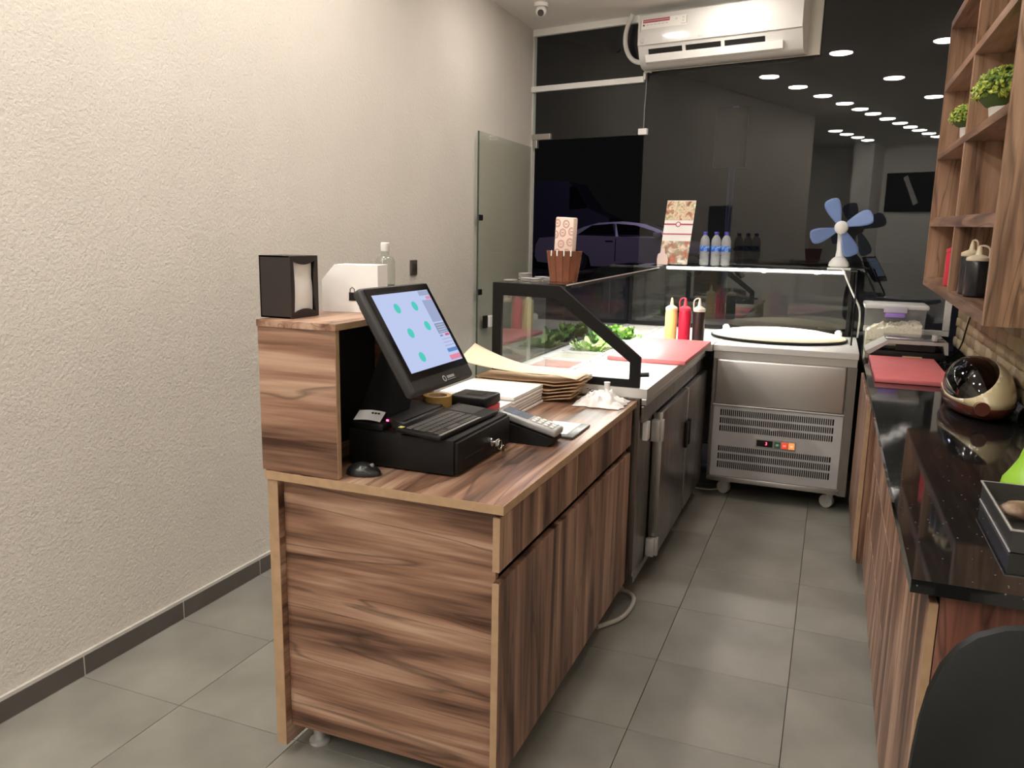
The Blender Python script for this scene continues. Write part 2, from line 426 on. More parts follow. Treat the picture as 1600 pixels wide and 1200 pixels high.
# open glass leaf along the left wall
dr = bpy.data.objects.new('door_1', None); COL.objects.link(dr); dr.location = (-2.314, 6.15, 0); dr['kind'] = 'structure'; ORG[dr.name] = Vector((-2.314, 6.15, 0))
BX((-2.319, 5.12, .02), (-2.309, 6.13, 2.255), .001, 1).build('pane', GREENGLASS, dr)
BX((-2.320, 5.1165, .02), (-2.308, 5.1195, 2.255)).build('edge_strip', mat('glass_edge', (.06, .09, .07), .2), dr)
for z in (1.68, 1.165): BX((-2.325, 5.125, z-.02), (-2.303, 5.185, z+.02), .004).build('clip', BLACK, dr)
BX((-2.322, 5.235, .90), (-2.3, 5.285, .99), .004).build('lock', BLACKM, dr)
BX((-2.322, 5.288, .905), (-2.285, 5.36, .985), .004).build('latch_keeper', WHITE, dr)
# cable trunking across the transom
tr = sf('cable_trunking', False); tag(tr, 'white plastic cable trunking fixed across the upper glass above the doorway', 'trunking')
BX((.004, -.032, 2.68), (.96, -.002, 2.722), .003).build('duct', WHITE, tr)
BX((-.006, -.034, 2.69), (.004, -.002, 2.712), .002).build('end_cap', mat('tan_cap', (.45, .33, .27), .5), tr)
# ------------------------------------------------------------------ downlights
ordw = ['nearest the glass front', 'second from the glass front', 'third from the glass front', 'fourth from the glass front', 'fifth from the glass front', 'sixth from the glass front', 'seventh from the glass front', 'eighth from the glass front', 'ninth from the glass front', 'tenth from the glass front', 'eleventh from the glass front', 'twelfth from the glass front', 'last before the back wall']
rows = [('row along the plaster wall', -1.70, [4.87, 3.46, 2.79, 2.135, 1.51, 1.01, .57, .05, -.44, -.89, -1.29, -1.72, -2.15]),  # first lamp here is unseen, added to brighten the wall and ceiling corner
        ('row above the serving aisle', -.78, [5.37, 4.04, 2.69, 1.39, .05, -1.3]),
        ('row above the black counter', .02, [3.97, -1.3]),
        ('short row in the side room', -2.67, [-.73, -1.17, -1.62, -2.05])]
proto = None
for rn, x, ys in rows:
    for i, y in enumerate(ys):
        nm = 'round downlight, %s, %s' % (ordw[i] if i < len(ys)-1 or i < 3 else 'last before the back wall', rn)
        if proto is None:
            proto = thing('ceiling_downlight', nm, 'ceiling light', (x, y, CEIL), None, 'ceiling downlights')
            MB().lathe([(.0945, 0), (.096, -.005), (.110, -.005), (.115, -.003), (.117, 0)], (x, y, CEIL-.0005), 28).build('frame', WHITE, proto, 40)
            MB().lathe([(0, -.021), (.045, -.019), (.075, -.014), (.089, -.009), (.0935, -.005), (.0935, -.002), (0, -.002)], (x, y, CEIL-.0005), 28).build('diffuser', LAMPM, proto, 60)
        else:
            o = copy_tree(proto); o.location = (x, y, CEIL); o['label'] = nm
# ------------------------------------------------------------------ outside
ASPH = mat('asphalt', (.05, .052, .048), .85, var=.3, vscale=3, bump=.2, bscale=30)
struct(MB().quad((-18, 6.35, -.03), (8, 5.75, -.03), (14, 14, .35), (-24, 14, .35)).quad((-24, 14, .35), (14, 14, .35), (20, 40, .75), (-40, 40, .75)).build('ground_outside', ASPH))
CARP = mat('car_paint', (.30, .255, .31), .35, .2, coat=.3); CARGL = mat('car_glass', (.01, .01, .012), .1); TYRE = mat('tyre', (.012, .012, .012), .8)
CX, CY, CZ = -7.75, 21.0, .62
car = thing('car', 'pale sedan parked on the dark street beyond the glass front', 'car', (CX+2.65, CY+.85, CZ))
body = [(0, .42), (.02, .75), (.12, .93), (.75, .98), (1.25, 1.02), (3.55, .98), (4.6, .86), (5.15, .70), (5.28, .48), (5.25, .24), (4.75, .20), (4.68, .45), (4.45, .62), (4.2, .62), (3.97, .45), (3.9, .20), (1.62, .20), (1.55, .45), (1.32, .62), (1.05, .62), (.82, .45), (.75, .22), (.08, .28)]
MB().prism([(CX+u, CZ+v) for u, v in body], 'y', CY, CY+1.75).build('body', CARP, car, 30)
def cabin(pts, y0, y1, ins):
    b = MB(); A = []; 
    zt = max(v for u, v in pts)
    for y, sg in ((y0, 1), (y1, -1)):
        A.append([b.bm.verts.new((CX+u, y+sg*ins*(v-.95)/.5, CZ+v)) for u, v in pts])
    n = len(pts); b.bm.faces.new(A[0]); b.bm.faces.new(A[1][::-1])
    for q in range(n): b.bm.faces.new((A[0][q], A[1][q], A[1][(q+1) % n], A[0][(q+1) % n]))
    return b
cabin([(.72, .97), (1.35, 1.25), (1.75, 1.36), (2.4, 1.40), (2.95, 1.35), (3.35, 1.22), (4.0, .95)], CY+.06, CY+1.69, .22).build('cabin', CARP, car, 30)
for pts in ([(1.18, 1.02), (1.62, 1.28), (2.2, 1.335), (2.25, 1.02)], [(2.33, 1.02), (2.3, 1.335), (2.8, 1.30), (3.25, 1.17), (3.6, 1.01)]):
    cabin(pts, CY+.045, CY+.09, .22).build('window', CARGL, car)
for u in (1.18, 4.32):
    wh = MB().cyl((CX+u, CY+.03, CZ+.33), (CX+u, CY+.25, CZ+.33), .33, seg=28).build('wheel', TYRE, car, 40)
    MB().cyl((CX+u, CY+.02, CZ+.33), (CX+u, CY+.05, CZ+.33), .21, seg=20).build('rim', mat('rim', (.12, .12, .13), .4, .6), wh, 40)
BX((CX+2.0, CY-.015, CZ+.86), (CX+2.2, CY+.01, CZ+.89), .004).build('door_handle', CARGL, car)
BX((CX+3.3, CY-.12, CZ+1.0), (CX+3.5, CY+.02, CZ+1.12), .02).build('mirror', CARP, car, 40)
BX((CX+2.27, CY-.004, CZ+.35), (CX+2.29, CY+.01, CZ+.95)).build('door_gap', CARGL, car)
BX((CX-.02, CY+.03, CZ+.74), (CX+.28, CY+.5, CZ+.88), .02).build('tail_lamp', mat('tail_lamp', (.06, .01, .012), .3), car)
# road sign on a pole, dark building
POLE = mat('pole_metal', (.30, .32, .55), .5, .3)
ps = thing('street_sign', 'blue grey street pole with a dark board outside behind the water bottles', 'sign', (-1.76, 14, .3))
MB().cyl((-1.72, 14, .3), (-1.72, 14, 3.72), .05, seg=12).build('pole', POLE, ps, 40)
BX((-2.02, 13.93, 2.75), (-1.5, 13.96, 3.70), .01).build('board', mat('sign_back', (.10, .10, .12), .6), ps)
van = thing('delivery_van', 'dark panel van standing across the street seen through the doorway', 'van', (-9.3, 25.6, .7))
vb = [(0, .4), (0, 2.5), (.15, 2.62), (3.2, 2.62), (3.9, 1.75), (4.55, 1.5), (4.65, .45), (4.3, .35), (.3, .35)]
VANP = mat('van_paint', (.05, .05, .075), .4)
MB().prism([(-11.2+u, .7+v) for u, v in vb], 'y', 24.6, 26.5).build('body', VANP, van, 30)
MB().prism([(-7.95, 2.45), (-7.95, 3.15), (-7.75, 3.15), (-7.35, 2.5)], 'y', 24.58, 24.6).build('window', CARGL, van)
for u in (-10.4, -7.5): MB().cyl((u, 24.57, 1.06), (u, 24.8, 1.06), .36, seg=20).build('wheel', TYRE, van, 40)
# ------------------------------------------------------------------ cash counter
cc = thing('cash_counter', 'walnut cash counter with drawers and doors, nearest to the viewer', 'counter', (-1.07, 2.47, 0))
BX((-1.432, 1.752, .045), (-1.398, 3.17, .869)).build('customer_panel', WY, cc)
BX((-1.4315, 1.749, .046), (-1.3985, 1.7515, .868)).build('edge_strip', EDGE, cc)
BX((-1.397, 1.775, .10), (-.742, 1.795, .869)).build('end_panel', WX, cc)
BX((-1.397, 3.14, .10), (-.742, 3.16, .869)).build('back_panel', WX, cc)
BX((-1.435, 1.745, .870), (-.712, 3.185, .895)).build('worktop', WY, cc)
BX((-1.435, 1.7425, .8705), (-.712, 1.7448, .8945)).build('edge_strip', EDGE, cc)
BX((-.7118, 1.7425, .8705), (-.7095, 3.185, .8945)).build('edge_strip', EDGE, cc)
BX((-1.39, 1.80, .10), (-.765, 3.13, .118)).build('base_board', BLACKM, cc)
BX((-.775, 1.80, .70), (-.762, 3.13, .865)).build('carcass_front', BLACKM, cc)
BX((-.80, 1.80, .02), (-.785, 3.13, .10)).build('plinth', BLACKM, cc)
def front(nm, y0, y1, z0, z1):
    o = BX((-.742, y0, z0), (-.722, y1, z1), .0015, 1).build(nm, WZ, cc)
    BX((-.7415, y0-.0012, z0+.001), (-.7225, y0-.0001, z1-.001)).build('edge_strip', EDGE, o)
for y0, y1 in ((1.753, 2.41), (2.414, 3.16)): front('drawer', y0, y1, .712, .858)
for y0, y1 in ((1.753, 2.231), (2.235, 2.722), (2.726, 3.16)): front('door', y0, y1, .105, .682)
for x, y in ((-1.36, 1.86), (-.86, 1.86), (-1.36, 3.07), (-.86, 3.07)):
    MB().lathe([(.032, 0), (.032, .008), (.018, .014), (.018, .085), (.03, .092), (.03, .0995)], (x, y, 0), 16).build('leg', SILVER, cc, 40)
# riser shelf on the counter
ri = thing('counter_riser', 'walnut raised shelf box open to the staff side on the cash counter', 'shelf', (-1.32, 2.03, .896))
Z0, Z1 = .8965, 1.318
BX((-1.445, 1.748, Z0), (-1.197, 1.766, Z1-.0185)).build('end_panel', WX, ri)
BX((-1.445, 2.291, Z0), (-1.197, 2.309, Z1-.0185)).build('end_panel', WX, ri)
BX((-1.447, 1.746, Z1-.018), (-1.195, 2.311, Z1)).build('top', WY, ri)
BX((-1.445, 1.767, Z0), (-1.43, 2.290, Z1-.0185)).build('back_panel', WY, ri)
BX((-1.4295, 1.7665, Z0+.001), (-1.41, 2.2905, Z1-.019)).build('black_lining', BLACKM, ri)
BX((-1.4095, 1.7662, Z0+.001), (-1.20, 1.7690, Z1-.019)).build('black_lining', BLACKM, ri)
BX((-1.1968, 1.7485, Z0+.0005), (-1.1955, 1.766, Z1-.019)).build('edge_strip', EDGE, ri)
BX((-1.1948, 1.7465, Z1-.0175), (-1.1935, 2.311, Z1-.0005)).build('edge_strip', EDGE, ri)
# ------------------------------------------------------------------ saladette (left steel counter)
ZS = .945
sa = thing('salad_counter', 'long stainless refrigerated salad counter with two doors behind the cash counter', 'refrigerated counter', (-1.03, 4.4, 0))
b = MB().box((-1.385, 3.19, .905), (-.99, 5.70, ZS))                       # top around the wells: strips
b = MB()
wells = [3.50+.30*k for k in range(7)]
b.box((-1.385, 3.19, ZS-.04), (-1.335, 5.70, ZS)).box((-1.095, 3.19, ZS-.04), (-.672, 4.80, ZS)).box((-1.095, 4.80, ZS-.04), (-.634, 5.70, ZS))
prev = 3.19
for y in wells: b.box((-1.335, prev, ZS-.04), (-1.095, y, ZS)); prev = y+.27
b.box((-1.335, prev, ZS-.04), (-1.095, 5.70, ZS))
b.build('top', TOPY, sa)
BX((-.695, 3.19, .875), (-.671, 4.80, .904), .004).build('top_lip', SSY, sa)
BX((-1.37, 3.195, .09), (-.695, 4.80, .120)).build('body', SSD, sa)
BX((-1.37, 3.195, .12), (-.70, 3.215, .903)).build('side_panel', SSD, sa)
BX((-1.37, 3.22, .12), (-1.34, 5.69, .903)).build('back_panel', SSD, sa)
BX((-.73, 3.216, .12), (-.705, 4.80, .903)).build('front_frame', SSD, sa)
BX((-1.33, 5.66, .12), (-.64, 5.69, .903)).build('back_panel', SSD, sa)
BX((-.695, 3.195, .80), (-.682, 4.80, .872), .003).build('rail', SSD, sa)
for i, (y0, y1) in enumerate(((3.49, 4.14), (4.18, 4.795))):
    d = BX((-.700, y0, .115), (-.655, y1, .790), .004).build('door', SSD, sa, 40)
    hy = y1-.06 if i == 0 else y0+.02
    BX((-.654, y1-.045 if i == 0 else y0, .48), (-.640, y1+.0 if i == 0 else y0+.03, .62), .004).build('handle', BLACK, d, 40)
    if i == 0:
        for z0, z1 in ((.66, .76), (.115, .20)):
            BX((-.702, y0-.035, z0), (-.662, y0-.002, z1), .005).build('hinge', SILVER, d, 40)
            BX((-.664, y0-.012, z0), (-.650, y0+.012, z1), .002).build('hinge_plate', SILVER, d, 40)
BX((-.6985, 3.26, .71), (-.675, 3.31, .79), .004).build('switch_box', WHITE, sa, 40)
for x, y in ((-1.3, 3.3), (-.78, 3.3), (-1.3, 5.6), (-.78, 4.7)):
    MB().lathe([(.025, 0), (.025, .01), (.016, .02), (.016, .0895)], (x, y, 0), 12).build('leg', SILVER, sa, 40)
# pans with food
PANM = steel('pan_steel', (.72, .71, .69), .34, 'y', .55)
def pan(y, label):
    p = thing('food_pan', label, 'food pan', (-1.215, y+.135, ZS), None, 'steel pans set in the salad counter')
    x0, x1, y0, y1 = -1.328, -1.102, y+.006, y+.264
    o_ = [(x0, y0), (x1, y0), (x1, y1), (x0, y1)]; q = .014
    i_ = [(x0+q, y0+q), (x1-q, y0+q), (x1-q, y1-q), (x0+q, y1-q)]
    b = MB().ringprism([(x0-.012, y0-.012), (x1+.012, y0-.012), (x1+.012, y1+.012), (x0-.012, y1+.012)], i_, 'z', ZS+.001, ZS+.005)
    j_ = [(u+(-.0015 if u < -1.2 else .0015), v+(-.0015 if v < y+.1 else .0015)) for u, v in i_]
    b.ringprism(j_, i_, 'z', ZS-.10, ZS+.001)
    b.box((i_[0][0], i_[0][1], ZS-.101), (i_[2][0], i_[2][1], ZS-.098))
    b.build('tray', PANM, p)
    return p, i_[0][0], i_[2][0], i_[0][1], i_[2][1]
def heap(name, m_, lab, cat, x0, x1, y0, y1, z, h, seed, amp=.01, n=14):
    def fn(u, v):
        e = max(0, math.sin(math.pi*u)*math.sin(math.pi*v))**.5
        return (x0+(x1-x0)*u, y0+(y1-y0)*v, z+h*e+amp*noise.noise(Vector((u*9, v*9, seed)))*e*3)
    b = MB().sheet(fn, n, n)
    b.quad((x0, y0, z-.0), (x1, y0, z), (x1, y1, z), (x0, y1, z))
    o = b.build(name, m_, None, 60); tag(o, lab, cat, None, 'stuff'); return o
pl = ['steel food pan with red salad, nearest pan in the salad counter', 'steel food pan beside the red salad, second pan from the near end', 'steel food pan under pale curly frisee leaves', 'steel food pan under dark green parsley', 'steel food pan with bright green lettuce leaves', 'steel food pan with pale chopped onion beyond the lettuce', 'steel food pan at the far corner of the salad counter']
pans = [pan(y, l) for y, l in zip(wells, pl)]
REDF = photo('red_salad', [(.5, .03, .03), (.65, .10, .09), (.75, .35, .28)], 60)
p, x0, x1, y0, y1 = pans[0]; heap('red_salad', REDF, 'chopped red salad in the nearest steel pan', 'food', x0+.004, x1-.004, y0+.004, y1-.004, ZS-.06, .035, 3)
p, x0, x1, y0, y1 = pans[1]; heap('shredded_carrot', photo('pale_salad', [(.55, .5, .42), (.7, .62, .52), (.8, .75, .66)], 60), 'pale chopped salad in the second steel pan', 'food', x0+.004, x1-.004, y0+.004, y1-.004, ZS-.075, .03, 8)
p, x0, x1, y0, y1 = pans[5]; heap('chopped_onion', photo('onion', [(.7, .68, .6), (.8, .78, .7), (.85, .84, .78)], 60), 'pale chopped onion in a steel pan beyond the lettuce', 'food', x0+.004, x1-.004, y0+.004, y1-.004, ZS-.05, .035, 5)
LEAF = [mat('leaf_green', c, .5, var=.3, vscale=30) for c in ((.10, .24, .035), (.20, .40, .07), (.045, .13, .022), (.42, .55, .22))]
def leaf_mesh(L_, W_, curl, seed, m_, lift=.8):
    def fn(u, v):
        s_ = v*2-1
        wd = W_*math.sin(math.pi*min(1, .12+u*.88))**.6
        ruf = .22*W_*math.sin(u*22+seed)*abs(s_)**2
        return (L_*u*math.cos(u*curl), s_*wd, L_*lift*u*(1-.35*u*curl)+ruf+.2*wd*s_*s_)
    b = MB().sheet(fn, 10, 6); bmesh.ops.recalc_face_normals(b.bm, faces=b.bm.faces[:])
    me = bpy.data.meshes.new('leaf'); b.bm.to_mesh(me); b.bm.free(); me.materials.append(m_)
    me.polygons.foreach_set('use_smooth', [True]*len(me.polygons)); return me
def salad(name, label, cx, cy, mats, n, L_, W_, spread, zz):
    t = thing(name, label, 'vegetable', (cx, cy, zz))
    ms = [leaf_mesh(L_*random.uniform(.8, 1.15), W_*random.uniform(.8, 1.2), random.uniform(.6, 1.3), q*2.1, mats[q % len(mats)], random.uniform(.5, 1.0)) for q in range(6)]
    for q in range(n):
        o = bpy.data.objects.new('leaf', ms[q % 6]); COL.objects.link(o); o.parent = t
        a = q*2.39996+random.uniform(-.3, .3); r = spread*math.sqrt((q+.5)/n)
        o.location = (r*.62*math.cos(a), r*math.sin(a), random.uniform(0, .02)); o.rotation_euler = (random.uniform(-.2, .2), random.uniform(-.5, .3), a)
    return t
salad('frisee_lettuce', 'pale curly frisee heaped in the third steel pan', -1.215, wells[2]+.135, [LEAF[3], LEAF[1], LEAF[3]], 40, .085, .016, .11, ZS-.012)
salad('parsley_bunch', 'dark green parsley bunch standing between frisee and lettuce', -1.225, wells[3]+.135, [LEAF[2], LEAF[0]], 26, .11, .026, .085, ZS-.02)
salad('lettuce', 'bright green lettuce leaves standing up in a steel pan', -1.215, wells[4]+.135, [LEAF[1], LEAF[0], LEAF[1]], 22, .13, .042, .09, ZS-.02)
# ------------------------------------------------------------------ glass case over the salad counter
gc = thing('salad_display_case', 'glass sneeze case with black end frame over the salad counter', 'display case', (-1.2, 4.4, ZS))
def zc(y): return 1.357+(y-3.2)*.0113                     # the top runs very slightly uphill
out = [(-1.372, ZS+.001), (-1.372, 1.357), (-1.066, 1.352), (-.708, 1.072), (-.708, ZS+.001)]
inn = [(-1.330, ZS+.030), (-1.330, 1.303), (-1.083, 1.298), (-.752, 1.050), (-.752, ZS+.034)]
MB().ringprism(out, inn, 'y', 3.200, 3.222).build('end_frame', BLKMET, gc)
MB().prism([(u, v) for u, v in inn], 'y', 3.209, 3.213).build('end_pane', CASEGLASS, gc)
kn = MB().tube([(-.708, 3.211, 1.0), (-.672, 3.211, 1.004)], .010, 10).build('knob', BLACK, gc, 40)
for y0, y1 in ((3.225, 4.19), (4.194, 5.15)):
    MB().box((-1.371, y0, ZS+.002), (-1.365, y1, 1.335)).map(lambda c: (c.x, c.y, c.z+(zc(c.y)-1.357 if c.z > 1.1 else 0))).build('side_pane', CASEGLASS, gc)
MB().box((-1.371, 3.223, 1.351), (-1.045, 5.15, 1.357)).map(lambda c: (c.x, c.y, c.z+zc(c.y)-1.357)).build('top_pane', CASEGLASS, gc)
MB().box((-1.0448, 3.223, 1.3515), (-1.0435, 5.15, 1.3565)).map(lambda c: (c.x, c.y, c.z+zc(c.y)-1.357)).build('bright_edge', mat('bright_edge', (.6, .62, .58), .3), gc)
MB().box((-1.371, 3.223, 1.336), (-1.355, 5.15, 1.350)).map(lambda c: (c.x, c.y, c.z+zc(c.y)-1.357)).build('top_rail', BLKMET, gc)
MB().box((-1.072, 3.30, 1.344), (-1.048, 5.13, 1.3505)).map(lambda c: (c.x, c.y, c.z+zc(c.y)-1.357)).build('led_channel', BLKMET, gc)
for xa in (-1.072, -1.051): MB().box((xa, 3.30, 1.337), (xa+.003, 5.13, 1.3439)).map(lambda c: (c.x, c.y, c.z+zc(c.y)-1.357)).build('channel_lip', BLKMET, gc)
for ya in (3.30, 5.127): MB().box((-1.0685, ya, 1.337), (-1.0515, ya+.003, 1.3439)).map(lambda c: (c.x, c.y, c.z+zc(c.y)-1.357)).build('channel_lip', BLKMET, gc)
MB().box((-1.068, 3.31, 1.3425), (-1.052, 5.12, 1.3438)).map(lambda c: (c.x, c.y, c.z+zc(c.y)-1.357)).build('led_strip', LEDM, gc)
ZT = 1.386
fcs = thing('pastry_display_case', 'low glass case with lit top edge on the grated fridge', 'display case', (-.45, 5.55, ZS))
BX((-1.355, 5.685, ZS+.03), (.118, 5.691, ZT-.012)).build('back_pane', CASEGLASS, fcs)
BX((-1.355, 5.672, ZS+.001), (.118, 5.698, ZS+.030), .002).build('bottom_rail', BLKMET, fcs)
BX((.100, 5.672, ZS+.031), (.124, 5.698, ZT-.009), .002).build('corner_post', BLKMET, fcs)
BX((-1.362, 5.672, ZS+.031), (-1.340, 5.698, ZT-.009), .002).build('corner_post', BLKMET, fcs)
BX((-1.06, 5.40, ZT-.006), (.135, 5.70, ZT)).build('top_pane', CASEGLASS, fcs)
BX((-1.05, 5.4015, ZT-.022), (.062, 5.424, ZT-.0065), .003).build('led_diffuser', emis('diffuser_glow', (1, .98, .94), 1.15), fcs)
BX((-1.04, 5.4055, ZT-.0235), (.055, 5.421, ZT-.0222)).build('led_strip', LEDM, fcs)
BX((-1.05, 5.4015, ZT-.029), (.062, 5.4045, ZT-.0222)).build('channel_lip', SILVER, fcs)
BX((-1.05, 5.4215, ZT-.029), (.062, 5.424, ZT-.0222)).build('channel_lip', SILVER, fcs)
BX((-1.371, 5.155, ZS+.002), (-1.365, 5.684, ZT-.021)).build('side_pane', CASEGLASS, fcs)
BX((-1.371, 5.155, ZT-.0060), (-1.0615, 5.70, ZT-.0002)).build('top_pane', CASEGLASS, fcs)
BX((-1.37, 5.69, ZT-.02), (.135, 5.70, ZT-.007)).build('back_rail', BLKMET, fcs)
MB().prism([(5.16, ZS+.002), (5.67, ZS+.002), (5.67, ZT-.008), (5.42, ZT-.008), (5.16, 1.2)], 'x', .128, .133).build('side_pane', CASEGLASS, fcs)
MB().tube([(.1305, 5.158, ZS+.004), (.1305, 5.158, 1.2), (.1305, 5.418, ZT-.008)], .005, 6).build('side_edge', BLKMET, fcs)
for x in (-.42, -.10): MB().ball((x, 5.405, ZT-.022), (.02, .008, .008), 10, 6).build('bulb', emis('bulb_glow', (1, .98, .95), 60), fcs)
# ------------------------------------------------------------------ grated fridge unit
fr = thing('chiller_unit', 'stainless chiller on castors with slotted grille at the aisle end', 'refrigerator', (-.23, 5.2, 0))
FY = 4.82
BX((-.632, FY, .907), (.170, 5.66, ZS), .003).build('top', TOPX, fr)
BX((-.625, FY+.012, .862), (.165, FY+.03, .906)).build('rail', PANELX, fr)
BX((-.628, FY+.031, .105), (.165, 5.64, .906)).build('body', SSD, fr)
fp = BX((-.606, FY-.004, .592), (.115, FY+.03, .860), .010, 3).build('upper_panel', PANELX, fr, 40)
BX((-.612, FY-.006, .580), (.122, FY+.03, .590), .002).build('ledge', PANELX, fr)
# slotted grille: bars between real openings
g = MB(); gx0, gx1 = -.565, .072
GZ = [(.520, .558), (.472, .508), (.424, .460), (.300, .334), (.250, .288), (.196, .238)]
zs = [.145]+[v for r in sorted(GZ) for v in r]+[.578]
for a_, b_ in zip(zs[::2], zs[1::2]): g.box((-.604, FY, a_), (.118, FY+.004, b_))
for za, zb in GZ:
    g.box((-.604, FY, za), (gx0, FY+.004, zb)).box((gx1, FY, za), (.118, FY+.004, zb))
    n_ = 54
    for k in range(1, n_): 
        xx = gx0+(gx1-gx0)*k/n_; g.box((xx-.0025, FY, za), (xx+.0025, FY+.004, zb))
gr = g.build('grille', GREYPAINT, fr)
BX((-.603, FY+.018, .147), (.117, FY+.022, .577)).build('grille_backing', BLACKM, fr)
BX((-.615, FY-.004, .112), (.130, FY+.03, .143), .003).build('bottom_rail', SSX, fr, 40)
BX((.119, FY+.005, .105), (.168, FY+.03, .860)).build('side_strip', SSD, fr)
cp = BX((-.35, FY-.006, .347), (-.125, FY-.0003, .400), .001).build('control_panel', mat('control_panel', (.30, .28, .25), .4), fr)
BX((-.343, FY-.0075, .355), (-.252, FY-.0062, .393)).build('display', BLACK, cp)
word('3', .026, emis('digit', (1, .06, .10), 5), 'digit', cp, Matrix.Translation((-.288, FY-.0082, .374)) @ Matrix.Rotation(math.pi/2, 4, 'X'))
for x, c, e in ((-.226, (.02, .06, .03), 1.5), (-.185, (.9, .08, .04), 1.2), (-.146, (.95, .32, .10), 1.6)):
    k_ = BX((x-.017, FY-.011, .355), (x+.017, FY-.0062, .393), .002).build('rocker_switch', mat('switch', c, .35, emit=e*.35, ecol=c), cp)
    BX((x-.008, FY-.0118, .368), (x+.008, FY-.0112, .380)).build('light', emis('switch_light', tuple(min(1, v*1.3+.15) for v in c), .9), k_)
MB().quad((-.275, FY-.0006, .452), (-.225, FY-.0006, .460), (-.228, FY-.0006, .468), (-.272, FY-.0006, .466)).build('badge', SILVER, fr)
for x, y in ((.072, 4.93), (-.53, 4.95), (.065, 5.55), (-.53, 5.55)):
    c_ = MB().cyl((x-.006, y-.014, .040), (x+.006, y+.014, .040), .0395, seg=22).build('castor', mat('castor_wheel', (.55, .52, .47), .5), fr, 40)
    MB().box((x-.004, y-.022, .034), (x+.030, y-.017, .1045)).box((x+.004, y+.017, .034), (x+.034, y+.022, .1045)).box((x-.03, y-.02, .098), (x+.03, y+.04, .1045)).build('bracket', SILVER, c_)
# griddle dome on the chiller
DOME = mat('pale_dough', (.80, .70, .50), .6, var=.06, vscale=10)
gd = thing('domed_griddle', 'large round pale domed plate with dark rim on the chiller top', 'griddle', (-.30, 5.325, ZS))
MB().lathe([(.405, .003), (.415, .006), (.415, .016), (.408, .018), (0, .018)], (-.30, 5.325, ZS), 56, sy=.82).lathe([(0, .0015), (.405, .0015)], (-.30, 5.325, ZS), 56, sy=.82).build('rim', BLACKM, gd, 40)
MB().lathe([(.405, .0185), (.40, .024), (.36, .036), (.28, .050), (.18, .060), (.08, .065), (0, .066)], (-.30, 5.325, ZS), 56, sy=.82).build('plate', DOME, gd, 60)
for x, y, l in ((-.66, 5.64, 'left'), (.06, 5.62, 'right')):
    o = MB().lathe([(0, .045), (.012, .043), (.024, .03), (.024, .001), (0, .001)], (x, y, ZS), 14).build('small_white_knob', WHITE, None, 50)
    tag(o, 'small white knob on the chiller top at the %s rear of the round plate' % l, 'knob')
# ------------------------------------------------------------------ red boards and sauce bottles
def board(label, x0, x1, y0, y1, z, th=.022):
    o = BX((x0, y0, z), (x1, y1, z+th), .004, 2).build('cutting_board', PINKB, None, 40); return tag(o, label, 'cutting board', 'red cutting boards')
board('red cutting board lying on the steel salad counter in front of the sauce bottles', -1.035, -.640, 3.90, 4.775, ZS+.001)
board('red cutting board lying on the black counter in front of the scale', .225, .560, 4.13, 4.98, .901)
def sauce(label, x, y, z, c, capc, h=.21, r=.036, loop=True, group='squeeze sauce bottles', la=0):
    t = thing('sauce_bottle', label, 'bottle', (x, y, z), None, group)
    m_ = mat('sauce', c, .3, var=.03); k_ = mat('sauce_cap', capc, .35)
    hb = h*.70
    MB().lathe([(0, .0), (r*.92, .0), (r, .006), (r, hb*.93), (r*.93, hb), (0, hb)], (x, y, z), 24).build('bottle_body', m_, t, 50)
    c_ = MB().lathe([(r*.97, hb+.0005), (r*1.02, hb+.004), (r*1.0, hb+h*.07), (r*.55, hb+h*.11), (r*.33, hb+h*.125), (r*.18, h*.97), (r*.10, h), (0, h)], (x, y, z), 24).build('cap', k_, t, 50)
    if loop:
        ca, sa_ = math.cos(la), math.sin(la)
        pts = [(x+u*ca*r, y+u*sa_*r, z+v) for u, v in ((.10, h*.985), (-.35, h*1.01), (-.85, h*.97), (-1.0, h*.90), (-.93, hb+h*.05))]
        MB().tube(pts, .0042, 8, 2).build('tether', k_, c_, 60)
    return t
sauce('yellow sauce bottle with a plain pointed nozzle behind the red cutting board', -.898, 4.86, ZS+.001, (.80, .66, .24), (.80, .72, .38), .262, .036, False)
sauce('red sauce bottle with red looped cap between the yellow and the dark bottle', -.818, 4.87, ZS+.001, (.62, .02, .06), (.62, .05, .09), .262, .036)
sauce('dark brown sauce bottle with white looped cap beside the red bottle', -.735, 4.88, ZS+.001, (.022, .014, .014), (.80, .76, .64), .262, .036)
# ------------------------------------------------------------------ things on the glass cases
def zt(y): return zc(y)+.0005
pc = thing('slatted_cup', 'brown slatted wooden cup on the near end of the glass case', 'container', (-1.125, 3.43, zt(3.43)))
BR = mat('brown_slat', (.20, .065, .03), .6, var=.18, vscale=14)
cx, cy, cz = -1.125, 3.43, zt(3.43); N = 14; HS = .135
for k in range(N):
    a = 2*math.pi*(k+.5)/N; rb, rt_ = .060, .079
    b = MB()
    wb, wt = .0255, .0335
    P = []
    for dr_ in (0, -.006):
        for (s_, r_, z_, w_) in ((-1, rb, 0, wb), (1, rb, 0, wb), (1, rt_, HS, wt), (-1, rt_, HS, wt)):
            P.append(b.bm.verts.new((cx+(r_+dr_)*math.cos(a)-s_*w_/2*math.sin(a), cy+(r_+dr_)*math.sin(a)+s_*w_/2*math.cos(a), cz+z_)))
    for f in ((0, 1, 2, 3), (7, 6, 5, 4), (0, 4, 5, 1), (1, 5, 6, 2), (2, 6, 7, 3), (3, 7, 4, 0)): b.bm.faces.new([P[i] for i in f])
    b.build('slat', BR, pc)
MB().cyl((cx, cy, cz+.0005), (cx, cy, cz+.008), .058, seg=24).build('base', BR, pc, 40)
